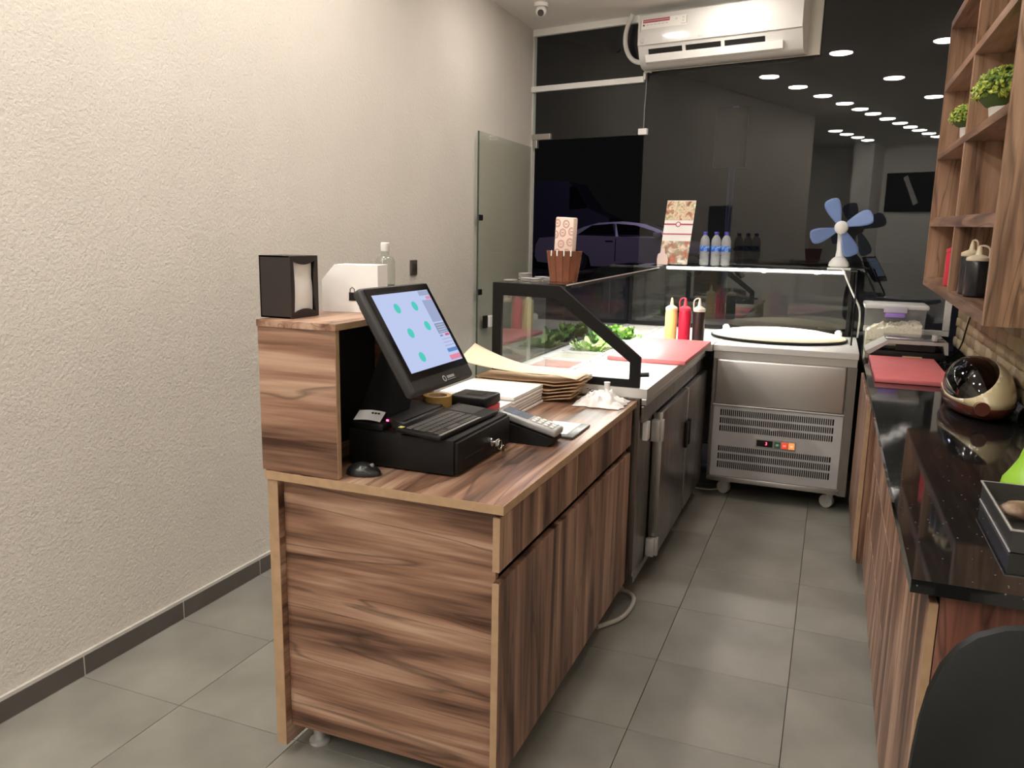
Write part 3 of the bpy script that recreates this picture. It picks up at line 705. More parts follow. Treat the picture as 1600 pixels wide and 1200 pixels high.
for k in range(4):
    a = math.radians(-100+22*k)-.3
    BX((cx+.080*math.cos(a)-.003, cy+.080*math.sin(a)-.003, cz+.112), (cx+.080*math.cos(a)+.003, cy+.080*math.sin(a)+.003, cz+.137), .002).build('white_drip', PAPER, pc)
bag = thing('paper_sleeve', 'upright cream paper sleeve printed with ring emblems standing in the slatted cup', 'packaging', (cx, cy, cz+.009))
PKR = mat('sleeve_paper', (.80, .62, .52), .7, var=.02); PKP = mat('emblem_ink', (.50, .25, .24), .7)
R0 = Matrix.Translation((cx-.003, cy, cz+.009)) @ Matrix.Rotation(math.radians(-18), 4, 'Z') @ Matrix.Rotation(math.radians(2.5), 4, 'Y')
MB().box((-.050, -.016, 0), (.050, .016, .272), .006, 2).xf(R0).build('sleeve', PKR, bag, 40)
for ex, ez in ((-.038, .245), (.010, .243), (-.046, .195), (-.006, .205), (.042, .212), (-.012, .155), (.036, .165), (-.030, .115), (.022, .118)):
    b = MB(); n = 20
    half = lambda u: max(-.0495, min(.0495, u))
    for k in range(n):
        a0, a1 = 2*math.pi*k/n, 2*math.pi*(k+1)/n
        for r0, r1 in ((.0145, .018), (.0105, .012)):
            q = [(half(ex+r*math.cos(a)), -.0166, ez+r*math.sin(a)) for r, a in ((r0, a0), (r1, a0), (r1, a1), (r0, a1))]
            if abs(q[0][0]-q[2][0])+abs(q[0][2]-q[2][2]) > 1e-4 and abs(q[0][0]) < .0495: b.quad(*q)
    b.quad((half(ex-.006), -.0166, ez-.002), (half(ex+.006), -.0166, ez-.002), (half(ex+.006), -.0166, ez+.002), (half(ex-.006), -.0166, ez+.002))
    b.xf(R0).build('emblem', PKP, bag)
LIDM = mat('lid_grey', (.42, .40, .37), .3, .5)
first = None
for k, (x, y, n) in enumerate([(-1.33, 3.31, 1), (-1.318, 3.45, 4), (-1.27, 3.36, 2), (-1.245, 3.47, 2), (-1.222, 3.33, 2), (-1.19, 3.44, 2)]):
    for i in range(n):
        z = zt(y)+.0005+i*.0075
        b = MB().lathe([(0, .0005), (.026, 0), (.031, .002), (.031, .0062), (.027, .0068), (.024, .005), (0, .005)], (x+random.uniform(-.003, .003), y+random.uniform(-.003, .003), z), 20)
        o = b.build('sauce_cup_lid', LIDM, None, 40); tag(o, 'grey disc lid, %s of the %s pile on the glass case' % (['single piece' if n == 1 else 'bottom one', 'second one up', 'third one up', 'uppermost one'][i], ['first', 'second', 'third', 'fourth', 'fifth', 'sixth'][k]), 'lid', 'small disc lids on the glass case')
# menu flyer stand
mf = thing('menu_stand', 'upright menu flyer with food pictures at the corner of the glass cases', 'menu', (-1.02, 5.52, ZT))
FP1 = photo('food_print_top', [(.10, .05, .03), (.42, .18, .10), (.75, .62, .45), (.30, .30, .10), (.85, .80, .72)], 22)
FP2 = photo('food_print_bottom', [(.12, .14, .06), (.55, .12, .08), (.30, .28, .18), (.80, .62, .48), (.85, .78, .70)], 22)
Rm = Matrix.Translation((-1.025, 5.52, ZT+.002)) @ Matrix.Rotation(math.radians(-4), 4, 'Y') @ Matrix.Rotation(math.radians(6), 4, 'X')
Rm = Matrix.Translation((-1.028, 5.50, ZT+.004)) @ Matrix(((1, 0, .07, 0), (0, 1, .12, 0), (0, 0, 1, 0), (0, 0, 0, 1)))
def sub(a, c, nm, m_, par): return MB().box(a, c).xf(Rm).build(nm, m_, par)
sub((-.095, 0, 0), (.098, .003, .425), 'card', PAPER, mf)
sub((-.095, -.0012, .295), (.098, -.0004, .421), 'picture', FP1, mf)
sub((-.095, -.0012, .0), (.098, -.0004, .155), 'picture', FP2, mf)
MAR = mat('maroon_ink', (.45, .05, .10), .6)
sub((-.095, -.0012, .262), (.098, -.0004, .272), 'maroon_band', MAR, mf); sub((-.095, -.0012, .198), (.098, -.0004, .206), 'maroon_band', MAR, mf)
b = MB(); b.lathe([(.012, 0), (.018, 0), (.018, .0006), (.012, .0006)], (0, 0, 0), 24).xf(Rm @ Matrix.Translation((.0, -.0016, .267)) @ Matrix.Rotation(math.pi/2, 4, 'X')).build('emblem', MAR, mf)
b = MB(); b.lathe([(0, 0), (.012, 0), (.012, .0004), (0, .0004)], (0, 0, 0), 24).xf(Rm @ Matrix.Translation((.0, -.0016, .267)) @ Matrix.Rotation(math.pi/2, 4, 'X')).build('emblem_centre', PAPER, mf)
sub((.03, -.0022, .012), (.075, -.0012, .028), 'white_arrow', PAPER, mf)
sub((-.096, -.02, -.003), (.099, .05, -.0005), 'foot', CASEGLASS, mf)
pcs = thing('paper_cutout', 'pale pink bottle-shaped paper cut-out leaning at the foot of the menu flyer', 'decoration', (-1.11, 5.47, ZT))
poly = [(-.033, 0), (.036, 0), (.040, .03), (.034, .062), (.018, .075), (.014, .105), (.005, .110), (-.008, .107), (-.012, .078), (-.030, .070), (-.036, .035)]
MB().prism([(-1.093+u, ZT+.001+v) for u, v in poly], 'y', 5.462, 5.466).build('cutout', mat('pink_paper', (.80, .62, .58), .7), pcs)
# water bottles
PET = mat('pet', (.62, .64, .66), .12, alpha=.42, spec=.8); BLUE = photo('blue_label', [(.01, .04, .26), (.02, .10, .50), (.03, .14, .58), (.35, .55, .85), (.02, .08, .42)], 45); CAPB = mat('blue_cap', (.06, .05, .38), .35)
def water(label, x, y, z):
    t = thing('water_bottle', label, 'bottle', (x, y, z), None, 'water bottles on the glass case')
    prof = [(0, .0), (.024, .0), (.031, .006), (.032, .018), (.029, .024), (.032, .031), (.032, .040), (.029, .046), (.032, .053), (.032, .062), (.029, .068), (.032, .076), (.032, .090), (.0315, .096), (.0315, .128), (.0325, .133), (.033, .150), (.031, .170), (.024, .188), (.014, .200), (.0125, .205), (.0125, .211), (0, .211)]
    MB().lathe(prof, (x, y, z), 24).build('bottle_body', PET, t, 60)
    MB().lathe([(.0322, .094), (.0328, .095), (.0328, .129), (.0322, .130)], (x, y, z), 28).build('label', BLUE, t, 40)
    MB().lathe([(.015, .205), (.0155, .207), (.0155, .222), (.014, .224), (0, .224)], (x, y, z), 20).build('cap', CAPB, t, 40)
for x, n in ((-.826, 'left of three blue-labelled water bottles standing on the lit glass case'), (-.752, 'middle of three blue-labelled water bottles standing on the lit glass case'), (-.686, 'right of three blue-labelled water bottles standing on the lit glass case')):
    water(n, x, 5.55, ZT+.001)
# clip fan
fan = thing('table_fan', 'white clip-on fan with four translucent blue blades on the glass case', 'fan', (.025, 5.53, ZT))
FW = mat('fan_white', (.80, .80, .78), .35); FBL = bpy.data.materials.new('fan_blade')
FBL.use_nodes = True; b_ = FBL.node_tree.nodes['Principled BSDF']; b_.inputs['Base Color'].default_value = (.22, .34, .66, 1); b_.inputs['Roughness'].default_value = .25; b_.inputs['Alpha'].default_value = .66
fx, fy, fz = .018, 5.53, 1.648
BX((-.045, 5.47, ZT+.001), (.095, 5.56, ZT+.012), .004).build('clamp_foot', FW, fan, 40)
MB().lathe([(0, .0125), (.045, .0125), (.062, .022), (.058, .045), (.040, .070), (.022, .082), (0, .083)], (.022, 5.52, ZT), 24, sy=.7).build('base', FW, fan, 50)
MB().tube([(.024, 5.535, ZT+.075), (.022, 5.55, ZT+.14), (.020, 5.56, ZT+.20), (.018, 5.565, fz-.02)], [.026, .021, .019, .021], 14, 1).build('neck', FW, fan, 60)
MB().lathe([(0, -.045), (.028, -.043), (.040, -.025), (.042, .03), (.03, .05), (0, .055)], (0, 0, 0), 24, Matrix.Translation((fx, fy+.03, fz)) @ Matrix.Rotation(math.pi/2, 4, 'X')).build('motor', FW, fan, 50)
hub = MB().lathe([(0, .026), (.022, .025), (.036, .018), (.041, .006), (.041, -.012), (0, -.012)], (0, 0, 0), 28, Matrix.Translation((fx, fy-.045, fz)) @ Matrix.Rotation(math.pi/2, 4, 'X')).build('hub', FW, fan, 50)
for k, a in enumerate((118, 28, 205, -62)):
    poly = [(.030, -.014), (.075, -.036), (.125, -.052), (.160, -.050), (.186, -.026), (.192, .006), (.178, .026), (.140, .032), (.085, .026), (.030, .014)]
    b = MB(); n = 9
    def fn(u, v):
        r = .030+.160*u
        lo = -.014-.044*math.sin(min(1, u*1.15)*math.pi/2)**1.2*(1 if u < .8 else math.sqrt(max(0, 1-((u-.8)/.2)**2))*.85+.15)
        hi = .014+.024*math.sin(min(1, u*1.3)*math.pi/2)*(1 if u < .8 else math.sqrt(max(0, 1-((u-.8)/.2)**2))*.9+.0)
        s_ = lo+(hi-lo)*v
        return (r, s_, -.35*s_)
    A = MB().sheet(fn, 14, 6)
    A.xf(Matrix.Translation((fx, fy-.042, fz)) @ Matrix.Rotation(math.pi/2, 4, 'X') @ Matrix.Rotation(math.radians(a), 4, 'Z'))
    ob = A.build('blade', FBL, fan, 180)
    so = ob.modifiers.new('thickness', 'SOLIDIFY'); so.thickness = .002
o = MB().tube([(.035, 5.462, ZT+.008), (.05, 5.42, ZT+.004), (.07, 5.385, ZT-.04), (.095, 5.375, 1.29), (.135, 5.36, 1.215), (.165, 5.37, 1.16), (.174, 5.44, 1.08), (.174, 5.54, .99), (.174, 5.58, .955)], .0055, 8, 2).build('fan_cable', WHITE, None, 60)
tag(o, 'white mains cable hanging from the fan down behind the plastic tub', 'cable')
# ------------------------------------------------------------------ things on the riser
nd = thing('napkin_dispenser', 'black upright napkin dispenser on the walnut riser', 'napkin dispenser', (-1.42, 1.855, Z1))
bz = Z1+.0008
NB = mat('dispenser_brown_black', (.022, .014, .012), .5, var=.1)
Rn = Matrix.Translation((-1.372, 1.797, bz))
# body: a shell with an open front on the aisle side (+x)
x0, x1, y0, y1, h = -.100, .0, 0, .125, .170
MB().box((x0, y0, 0), (x1, y0+.004, h)).box((x0, y1-.004, 0), (x1, y1, h)).box((x0, y0, h-.004), (x1, y1, h)).box((x0, y0, 0), (x1, y1, .004)).box((x0, y0, 0), (x0+.004, y1, h)).xf(Rn).build('case', NB, nd)
o_ = [(y0, 0), (y1, 0), (y1, h), (y0, h)]
def rr(yc, zc_, w_, h_, n=5, bul=.010):
    P = []
    for k in range(n*2): P.append((yc-w_/2+w_*k/(n*2), zc_-h_/2+bul*math.sin(math.pi*k/(n*2))))
    for k in range(n*2): P.append((yc+w_/2-.006*math.sin(math.pi*k/(n*2)), zc_-h_/2+h_*k/(n*2)))
    for k in range(n*2): P.append((yc+w_/2-w_*k/(n*2), zc_+h_/2-bul*math.sin(math.pi*k/(n*2))))
    for k in range(n*2): P.append((yc-w_/2+.004*math.sin(math.pi*k/(n*2)), zc_+h_/2-h_*k/(n*2)))
    return P
inner = rr(.0625, .085, .098, .142)
outer = []
for k in range(10): outer.append((y0+(y1-y0)*k/10, 0))
for k in range(10): outer.append((y1, h*k/10))
for k in range(10): outer.append((y1-(y1-y0)*k/10, h))
for k in range(10): outer.append((y0, h-h*k/10))
MB().ringprism(outer, inner, 'x', 0, .004).xf(Rn).build('face_plate', NB, nd)
def fn(u, v):
    return (-.006+.004*noise.noise(Vector((u*3, v*4, 1.3)))-.004*abs(u-.5), .012+.10*u, .008+.155*v)
MB().sheet(fn, 12, 16).xf(Rn).build('napkin', PAPER, nd, 180)
wb = thing('white_carton', 'white folded carton with a small black bag emblem on the riser', 'box', (-1.36, 2.11, Z1))
pr = [(.0, .0005), (.0, .095), (.040, .142), (.175, .142), (.175, .0005)]
Rb = Matrix.Translation((-1.432, 2.03, Z1)) @ Matrix.Rotation(math.radians(14), 4, 'Z')
MB().prism(pr, 'y', 0, .10).xf(Rb).build('carton', PAPER, wb)
b = MB().box((.085, -.0012, .035), (.106, -.0003, .060)); b.tube([(.089, -.0008, .060), (.089, -.0008, .070), (.095, -.0008, .075), (.102, -.0008, .070), (.102, -.0008, .060)], .0012, 5)
b.xf(Rb).build('emblem', BLACK, wb)
cb = thing('glass_bottle', 'small clear bottle with white cap behind the white carton', 'bottle', (-1.33, 2.225, Z1))
CLR = glass('clear_bottle', (.90, .93, .90), .08)
MB().lathe([(0, .001), (.028, .001), (.031, .006), (.031, .150), (.026, .160), (.013, .168), (.011, .185), (0, .185)], (-1.345, 2.255, Z1), 24).build('bottle_body', CLR, cb, 50)
MB().lathe([(.0285, .003), (.0285, .075), (0, .0751)], (-1.345, 2.255, Z1), 24).build('liquid', glass('green_liquid', (.45, .62, .52), .02), cb, 50)
MB().lathe([(.0125, .180), (.014, .182), (.014, .206), (.012, .208), (0, .208)], (-1.345, 2.255, Z1), 20).build('cap', WHITE, cb, 40)
# ------------------------------------------------------------------ cash drawer, screen, keyboard
WT = .8962
cd = thing('cash_box', 'black metal cash box with key lock under the keyboard', 'cash box', (-1.085, 2.09, WT))
BX((-1.260, 1.900, WT+.004), (-.925, 2.288, 1.000), .003).build('case', BLACKM, cd, 40)
dw = BX((-.9245, 1.905, WT+.010), (-.914, 2.283, .994), .002).build('drawer_front', BLACKM, cd, 40)
BX((-.9138, 1.945, .938), (-.9125, 2.075, .943)).build('slot', BLACK, dw)
MB().cyl((-.914, 2.115, .950), (-.900, 2.115, .950), .013, seg=20).build('lock', CHROME, dw, 40)
for x, y in ((-1.23, 1.93), (-.96, 1.93), (-1.23, 2.26), (-.96, 2.26)): MB().cyl((x, y, WT), (x, y, WT+.0045), .012, seg=12).build('foot', BLACK, cd)
ky = thing('keys', 'small bunch of metal keys hanging from the lock of the cash box', 'keys', (-.893, 2.135, .90))
MB().cyl((-.8995, 2.115, .950), (-.886, 2.115, .950), .0035, seg=10).box((-.887, 2.103, .940), (-.883, 2.127, .960), .0015, 1).build('key', SILVER, ky, 40)
MB().tube([(-.883+.0*math.cos(a), 2.130+.014*math.cos(a), .940+.014*math.sin(a)) for a in [2*math.pi*k/16 for k in range(16)]], .0013, 6, 0, True).build('key_ring', CHROME, ky, 60)
for dy, tilt in ((0, .25), (.010, .6)):
    K = Matrix.Translation((-.880, 2.138+dy*.6, .930)) @ Matrix.Rotation(tilt, 4, 'X')
    MB().cyl((0, 0, -.005), (.002, 0, -.005), .010, seg=14).box((0, -.003, -.034 if dy else -.030), (.002, .003, -.012)).xf(K).build('key', mat('brass_key', (.5, .42, .28), .3, .9), ky, 40)
ps_ = thing('pos_terminal', 'black touchscreen till with a lit pale blue display leaning back', 'monitor', (-1.16, 2.0, 1.0))
BZ = 1.0008
b = MB().prism([(-1.305, 2.018), (-1.172, 1.964), (-1.118, 1.940), (-1.104, 1.945), (-1.100, 1.965), (-1.100, 2.20), (-1.108, 2.212), (-1.295, 2.212)], 'z', BZ, BZ+.036); bmesh.ops.bevel(b.bm, geom=[e for e in b.bm.edges if all(v.co.z > BZ+.03 for v in e.verts)], offset=.008, segments=3, affect='EDGES'); b.map(lambda c: (c.x, c.y, c.z-(.010*(c.x+1.3)/.2 if c.z > BZ+.02 else 0)))
bs = b.build('base', DKGREY, ps_, 40)
BX((-1.170, 1.9585, BZ+.016), (-1.163, 1.9625, BZ+.022)).build('power_light', emis('red_led', (1, .05, .16), 9), bs)
b = MB().prism([(-1.262, BZ+.03), (-1.165, BZ+.03), (-1.120, 1.20), (-1.085, 1.30), (-1.115, 1.325), (-1.175, 1.24)], 'y', 1.955, 2.085); b.build('stand', BLACK, ps_, 30)
T = math.radians(31.14); ctr = Vector((-1.029, 1.911, 1.286))
nx = Vector((math.cos(T), 0, math.sin(T))); upv = Vector((-math.sin(T), 0, math.cos(T))); wdv = Vector((0, 1, 0))
SM = Matrix((wdv, upv, nx)).transposed().to_4x4(); SM.translation = ctr
W2, H2 = .179, .155
MB().box((-W2, -H2, -.032), (W2, H2, 0), .012, 3).xf(SM).build('housing', DKGREY, ps_, 40)
MB().box((-W2+.03, -H2+.04, -.05), (W2-.03, H2-.03, -.0315), .008, 2).xf(SM).build('rear_cover', BLACK, ps_, 40)
MB().box((-W2+.009, -.118, .0003), (W2-.009, H2-.008, .0022), .001, 1).xf(SM).build('bezel', mat('gloss_black', (.006, .006, .006), .12), ps_)
dx0, dx1, dz0, dz1 = -.150, .150, -.098, .127
sc = MB().box((dx0, dz0, .0024), (dx1, dz1, .0030)).xf(SM).build('display', emis('screen_blue', (.56, .64, .93), .78), ps_)
def ui(u0, v0, u1, v1, c, e, nm):
    a = dx0+(dx1-dx0)*u0; b__ = dx0+(dx1-dx0)*u1; c0 = dz0+(dz1-dz0)*v0; c1 = dz0+(dz1-dz0)*v1
    MB().box((a, c0, .0031), (b__, c1, .0034)).xf(SM).build(nm, emis(nm, c, e), sc)
for u, v in ((.30, .80), (.62, .80), (.315, .47), (.665, .52), (.30, .155)):
    MB().cyl((dx0+(dx1-dx0)*u, dz0+(dz1-dz0)*v, .0031), (dx0+(dx1-dx0)*u, dz0+(dz1-dz0)*v, .0034), .0145, seg=24).xf(SM).build('round_icon', emis('round_icon', (.10, .68, .58), .75), sc)
ui(.80, .925, .995, .99, (.42, .48, .68), .7, 'grey_bar'); ui(.90, .87, .995, .91, (.85, .35, .5), .7, 'pink_button')
ui(.80, .55, .995, .86, (.42, .48, .72), .7, 'grey_panel'); ui(.80, .385, .995, .53, (.33, .38, .56), .7, 'grey_panel')
for k in range(4): ui(.82, .40+.033*k, .975, .408+.033*k, (.65, .7, .85), .8, 'text_line')
ui(.80, .345, .855, .37, (.3, .33, .55), .7, 'small_button'); ui(.905, .345, .985, .375, (.75, .12, .22), .75, 'red_button')
for k in range(3): ui(.80, .21+.045*k, .985, .222+.045*k, (.48, .53, .75), .7, 'text_line')
ui(.80, .125, .995, .175, (.15, .30, .62), .75, 'blue_button'); ui(.78, .02, .995, .085, (.88, .28, .42), .75, 'pink_button')
LG_ = mat('logo_grey', (.5, .5, .5), .4)
lg = MB().lathe([(.0062, 0), (.0088, 0), (.0088, .0005), (.0062, .0005)], (0, 0, 0), 24, SM @ Matrix.Translation((.0, -.1365, .0003))).build('logo', LG_, ps_)
b = MB()
for k, (u_, w_) in enumerate(((.018, .006), (.0255, .005), (.032, .006), (.0395, .005), (.046, .006), (.0535, .006))): b.ringprism([(u_-.0, -.1385), (u_+w_, -.1385), (u_+w_, -.1315), (u_, -.1315)], [(u_+.0015, -.137), (u_+w_-.0015, -.137), (u_+w_-.0015, -.133), (u_+.0015, -.133)], 'z', .0003, .0007)
b.xf(SM).build('logo_text', LG_, ps_)
MB().box((.012, -.1435, .0003), (.062, -.1425, .0007)).xf(SM).build('logo_underline', LG_, ps_)
kb = thing('keyboard', 'black keyboard with touchpad lying on the black cash box', 'keyboard', (-1.04, 2.07, 1.0))
KM = Matrix.Translation((-1.018, 2.070, 1.0135)) @ Matrix.Rotation(math.radians(-1.5), 4, 'Z') @ Matrix.Rotation(math.radians(4.0), 4, 'Y') @ Matrix.Diagonal((1.03, 1.09, 1, 1))
MB().box((-.070, -.180, -.007), (.070, .172, .007), .005, 2).xf(KM).build('case', BLACK, kb, 40)
b = MB(); 
for r in range(5):
    for k in range(14):
        if r == 4 and 3 < k < 8: continue
        x = -.042+r*.0205; y = -.168+k*.0165+(r % 2)*.003
        b.box((x, y, .0072), (x+.0175, y+.0145, .0094), .001, 1)
b.box((.040, -.115, .0072), (.0575, -.040, .0094), .001, 1)
b.xf(KM).build('keycaps', mat('keycaps', (.085, .078, .072), .4), kb, kind='stuff')
MB().box((-.050, .080, .0072), (.030, .165, .0080), .0003, 1).xf(KM).build('touchpad', DKGREY, kb)
MB().box((.060, -.172, .0072), (.068, .06, .0082)).xf(KM).build('front_trim', mat('trim_grey', (.3, .29, .28), .35), kb)
MB().box((-.062, -.174, .0072), (-.050, -.160, .0086)).xf(KM).build('yellow_button', mat('yellow_button', (.70, .68, .18), .5), kb)
ms_ = thing('computer_mouse', 'black computer mouse beside the black cash box on the cash counter', 'mouse', (-1.165, 1.815, WT))
b = MB().ball((0, 0, 0), (.050, .030, .034), 24, 14).map(lambda c: (c.x, c.y, max(c.z, -.002)*(1-.25*(c.x > 0)*c.x/.05)))
b.xf(Matrix.Translation((-1.162, 1.822, WT+.003)) @ Matrix.Rotation(.25, 4, 'Z')).build('shell', mat('mouse_black', (.018, .018, .018), .22), ms_, 60)
MB().cyl((-1.137, 1.820, WT+.029), (-1.136, 1.827, WT+.029), .005, seg=14).build('wheel', mat('wheel_grey', (.3, .3, .3), .3), ms_)
lbl = thing('label_printer', 'small black label printer with a white paper label sticking out beside the till', 'printer', (-1.21, 1.93, 1.0))
MB().box((-1.250, 1.905, 1.0008), (-1.150, 1.948, 1.022), .004, 2).build('case', BLACK, lbl, 40)
MB().sheet(lambda u, v: (-1.252+.085*u, 1.912+.034*v+.006*u, 1.0235+.022*v+.004*math.sin(3*u)), 6, 3).build('paper_label', PAPER, lbl, 180)
for k in range(3): BX((-1.205+.010*k, 1.936, 1.0415), (-1.199+.010*k, 1.940, 1.0455)).build('print_mark', BLACK, lbl)
tp = thing('tape_roll', 'roll of brown packing tape lying behind the keyboard', 'tape', (-1.147, 2.236, 1.0))
MB().lathe([(.034, .0005), (.046, .0005), (.046, .048), (.034, .048), (.034, .0005)], (-1.147, 2.238, 1.0003), 32).build('tape', mat('brown_tape', (.42, .25, .07), .25, var=.05), tp, 40)
MB().lathe([(.0315, .0006), (.0338, .0006), (.0338, .0478), (.0315, .0478), (.0315, .0006)], (-1.147, 2.238, 1.0003), 32).build('core', KRAFT, tp, 40)
rbx = thing('electronic_device', 'black and red boxy device with a slot on top behind the keyboard', 'device', (-1.06, 2.37, WT))
BX((-1.135, 2.300, WT), (-1.005, 2.420, WT+.085), .005).build('lower_case', BLACKM, rbx, 40)
BX((-1.134, 2.301, WT+.0855), (-1.004, 2.419, WT+.108), .003).build('red_band', REDP, rbx, 40)
BX((-1.137, 2.298, WT+.1085), (-1.003, 2.422, WT+.143), .008, 3).build('lid', BLACK, rbx, 40)
BX((-1.09, 2.335, WT+.1432), (-1.035, 2.385, WT+.1445)).build('slot', BLACKM, rbx)
# card terminal
ct = thing('card_terminal', 'grey card payment terminal sloping in its black cradle', 'card reader', (-.88, 2.375, WT))
MB().prism([(-.985, WT), (-.80, WT), (-.785, WT+.012), (-.79, WT+.026), (-.985, WT+.075)], 'y', 2.325, 2.425).build('cradle', BLACKM, ct, 30)
A_ = math.atan2(.049, .195)
CM = Matrix.Translation((-.888, 2.375, WT+.0535)) @ Matrix.Rotation(A_, 4, 'Y')
MB().box((-.098, -.040, 0), (.112, .040, .026), .009, 3).xf(CM).build('handset', mat('handset_grey', (.34, .335, .33), .35, .3), ct, 40)
MB().box((-.085, -.030, .0262), (.005, .030, .0275), .0005, 1).xf(CM).build('screen', mat('lcd', (.16, .18, .22), .2), ct)
MB().box((-.060, -.025, .0276), (-.035, .020, .0279)).xf(CM).build('screen_text', mat('lcd_dark', (.12, .15, .22), .3), ct)
for r in range(4):
    for k in range(3): MB().box((.018+r*.021, -.030+k*.022, .0262), (.032+r*.021, -.014+k*.022, .0290), .002, 1).xf(CM).build('key', mat('key_grey', (.72, .70, .67), .4), ct)
bt = thing('bill_tray', 'flat black bill tray with a white pad beside the card terminal', 'tray', (-.82, 2.55, WT))
MB().box((-.905, 2.450, WT), (-.755, 2.655, WT+.008), .003).build('tray', mat('tray_grey', (.10, .095, .09), .35), bt, 40)
BX((-.89, 2.475, WT+.0082), (-.785, 2.645, WT+.0092)).build('pad', PAPER, bt)
BX((-.872, 2.47, WT+.0093), (-.858, 2.52, WT+.013), .003).build('pen_clip', BLACK, bt)
# white pads and kraft bags
PADP = mat('pad_edge', (.40, .28, .22), .8)
nth = ['topmost', 'second from the top', 'third from the top', 'fourth from the top', 'fifth from the top', 'bottom']
for s_, (x0, x1, y0, y1, n, nm) in enumerate([(-1.36, -1.075, 2.47, 2.66, 5, 'nearer'), (-1.36, -1.055, 2.665, 2.985, 6, 'farther')]):
    for i in range(n):
        z = WT+i*.0122; dx = random.uniform(-.006, .006)+.004*i*(1 if s_ == 0 else 0); dy = random.uniform(-.0, .004)
        o = thing('paper_pad', 'white paper pad, %s in the %s stack beside the kraft bags' % (nth[n-1-i] if i else 'bottom', nm), 'paper pad', (x0, y0, z), None, 'stacked white paper pads')
        BX((x0+dx, y0+dy, z+.0003), (x1+dx, y1-.004+dy, z+.0092), .001, 1).build('sheets', PAPER, o)
        BX((x0+dx-.0, y0+dy+.001, z+.0093), (x1+dx-(.003 if i < n-1 else 0), y1-.005+dy, z+.0119)).build('cover', PADP if i < n-1 else PAPER, o)
for i in range(4):
    o = thing('kraft_bag', ['bottom brown kraft paper bag of the pile before the glass case', 'second brown kraft bag from the bottom of the pile before the glass case', 'third brown kraft bag from the bottom of the pile before the glass case', 'kraft sheet coloured as brightly lit, curling up on top of the bag pile'][i], 'paper bag', (-1.18, 3.09, WT+.02*i), None, 'kraft bags before the glass case')
    zb = WT+.0005+i*.031
    if i < 3:
        def fn(u, v, i=i, zb=zb):
            return (-1.40+.46*u+.02*i, 2.995+.165*v+.004*i, zb+.005+.004*noise.noise(Vector((u*4, v*3, i*3.3)))+(.018*max(0, u-.75)/.25))
        b = MB().sheet(fn, 16, 6)
        b.sheet(lambda u, v, f=fn: (f(u, v)[0], f(u, v)[1], f(u, v)[2]+.012+.002*math.sin(7*u+i)), 16, 6)
        ob = b.build('bag_sheet', KRAFT, o, 180)
        so = ob.modifiers.new('thickness', 'SOLIDIFY'); so.thickness = .004
    else:
        def fn(u, v):
            up_ = .10*max(0, .55-u)**1.6*(.4+.6*v)*2.2
            return (-1.42+.51*u, 2.975+.17*v-.05*max(0, .4-u), zb+.020+up_-.035*max(0, u-.85)*2)
        ob = MB().sheet(fn, 20, 8).build('sheet', KRAFTL, o, 180)
        so = ob.modifiers.new('thickness', 'SOLIDIFY'); so.thickness = .002
pb = thing('plastic_bag', 'crumpled white plastic bag at the far end of the cash counter', 'bag', (-.86, 3.08, WT))
b = MB()
def fn(u, v):
    x = -.925+.195*u; y = 2.965+.195*v
    e = max(0, math.sin(math.pi*u)*math.sin(math.pi*v))
    z = WT+.002+.060*e**.8*(.6+.8*abs(noise.noise(Vector((u*5, v*5, 2.2)))))+.02*e*noise.noise(Vector((u*14, v*14, 7)))
    return (x+.012*noise.noise(Vector((u*6, v*6, 4))), y+.012*noise.noise(Vector((u*6, v*6, 9))), max(z, WT+.002))
b.sheet(fn, 30, 30); b.lathe([(.018, 0), (.010, .03), (.013, .062), (0, .058)], (-.815, 3.09, WT+.022), 12)
b.build('bag', mat('bag_plastic', (.78, .75, .73), .35, bump=.3, bscale=30), pb, 60)
for k in range(3): BX((-.880+.010*k, 3.02-.004*k, WT+.062-.004*k), (-.873+.010*k, 3.028, WT+.0665-.004*k), .001, 1).build('print_mark', BLACK, pb)
# ------------------------------------------------------------------ right side: black worktop on walnut cabinets
bc = thing('black_worktop', 'long glossy black granite worktop along the right wall', 'worktop', (.47, 3.6, .872))
MB().prism([(.193, 1.672), (.7445, 1.672), (.7445, 5.60), (.193, 5.70)], 'z', .872, .900).build('slab', GRANITE, bc)
BX((.723, 1.68, .9005), (.7440, 5.55, .945), .002).build('upstand', GRANITE, bc)
def cab(label, y0, y1, xf, kind, loc=None):
    c = thing('base_cabinet', label, 'cabinet', (.48, (y0+y1)/2, 0), None, 'walnut base cabinets under the black worktop')
    fx_ = xf+.018
    BX((fx_+.002, y0+.001, .09), (.743, y0+.017, .8705)).build('side_panel', REDW if kind == 'near' else WZ, c)
    BX((fx_+.002, y1-.017, .09), (.743, y1-.001, .8705)).build('side_panel', WZ, c)
    BX((fx_+.002, y0+.018, .09), (.743, y1-.018, .108)).build('bottom_panel', WZ, c)
    BX((fx_+.004, y0+.018, .10), (fx_+.010, y1-.018, .87)).build('black_inside', BLACKM, c)
    BX((fx_+.06, y0+.01, .002), (fx_+.075, y1-.01, .0895)).build('plinth', BLACKM, c)
    n = max(1, round((y1-y0)/.42)); st = (y1-y0)/n
    for k in range(n):
        a, b__ = y0+k*st+(.0 if k == 0 else .0015), y0+(k+1)*st-.0015
        if kind == 'drawers':
            for z0, z1 in ((.105, .355), (.359, .605), (.609, .845)):
                o = BX((xf, a, z0), (fx_, b__, z1), .0015, 1).build('drawer', WZ, c)
        else:
            o = BX((xf, a, .105), (fx_, b__, .845), .0015, 1).build('door', WZ, c)
        if k == 0: BX((xf+.0006, a-.0014, .106), (fx_-.0006, a-.0002, .844)).build('edge_strip', EDGE, o)
    return c
cab('walnut base cabinet with reddish end, under the near end of the black worktop', 1.70, 2.54, .232, 'near')
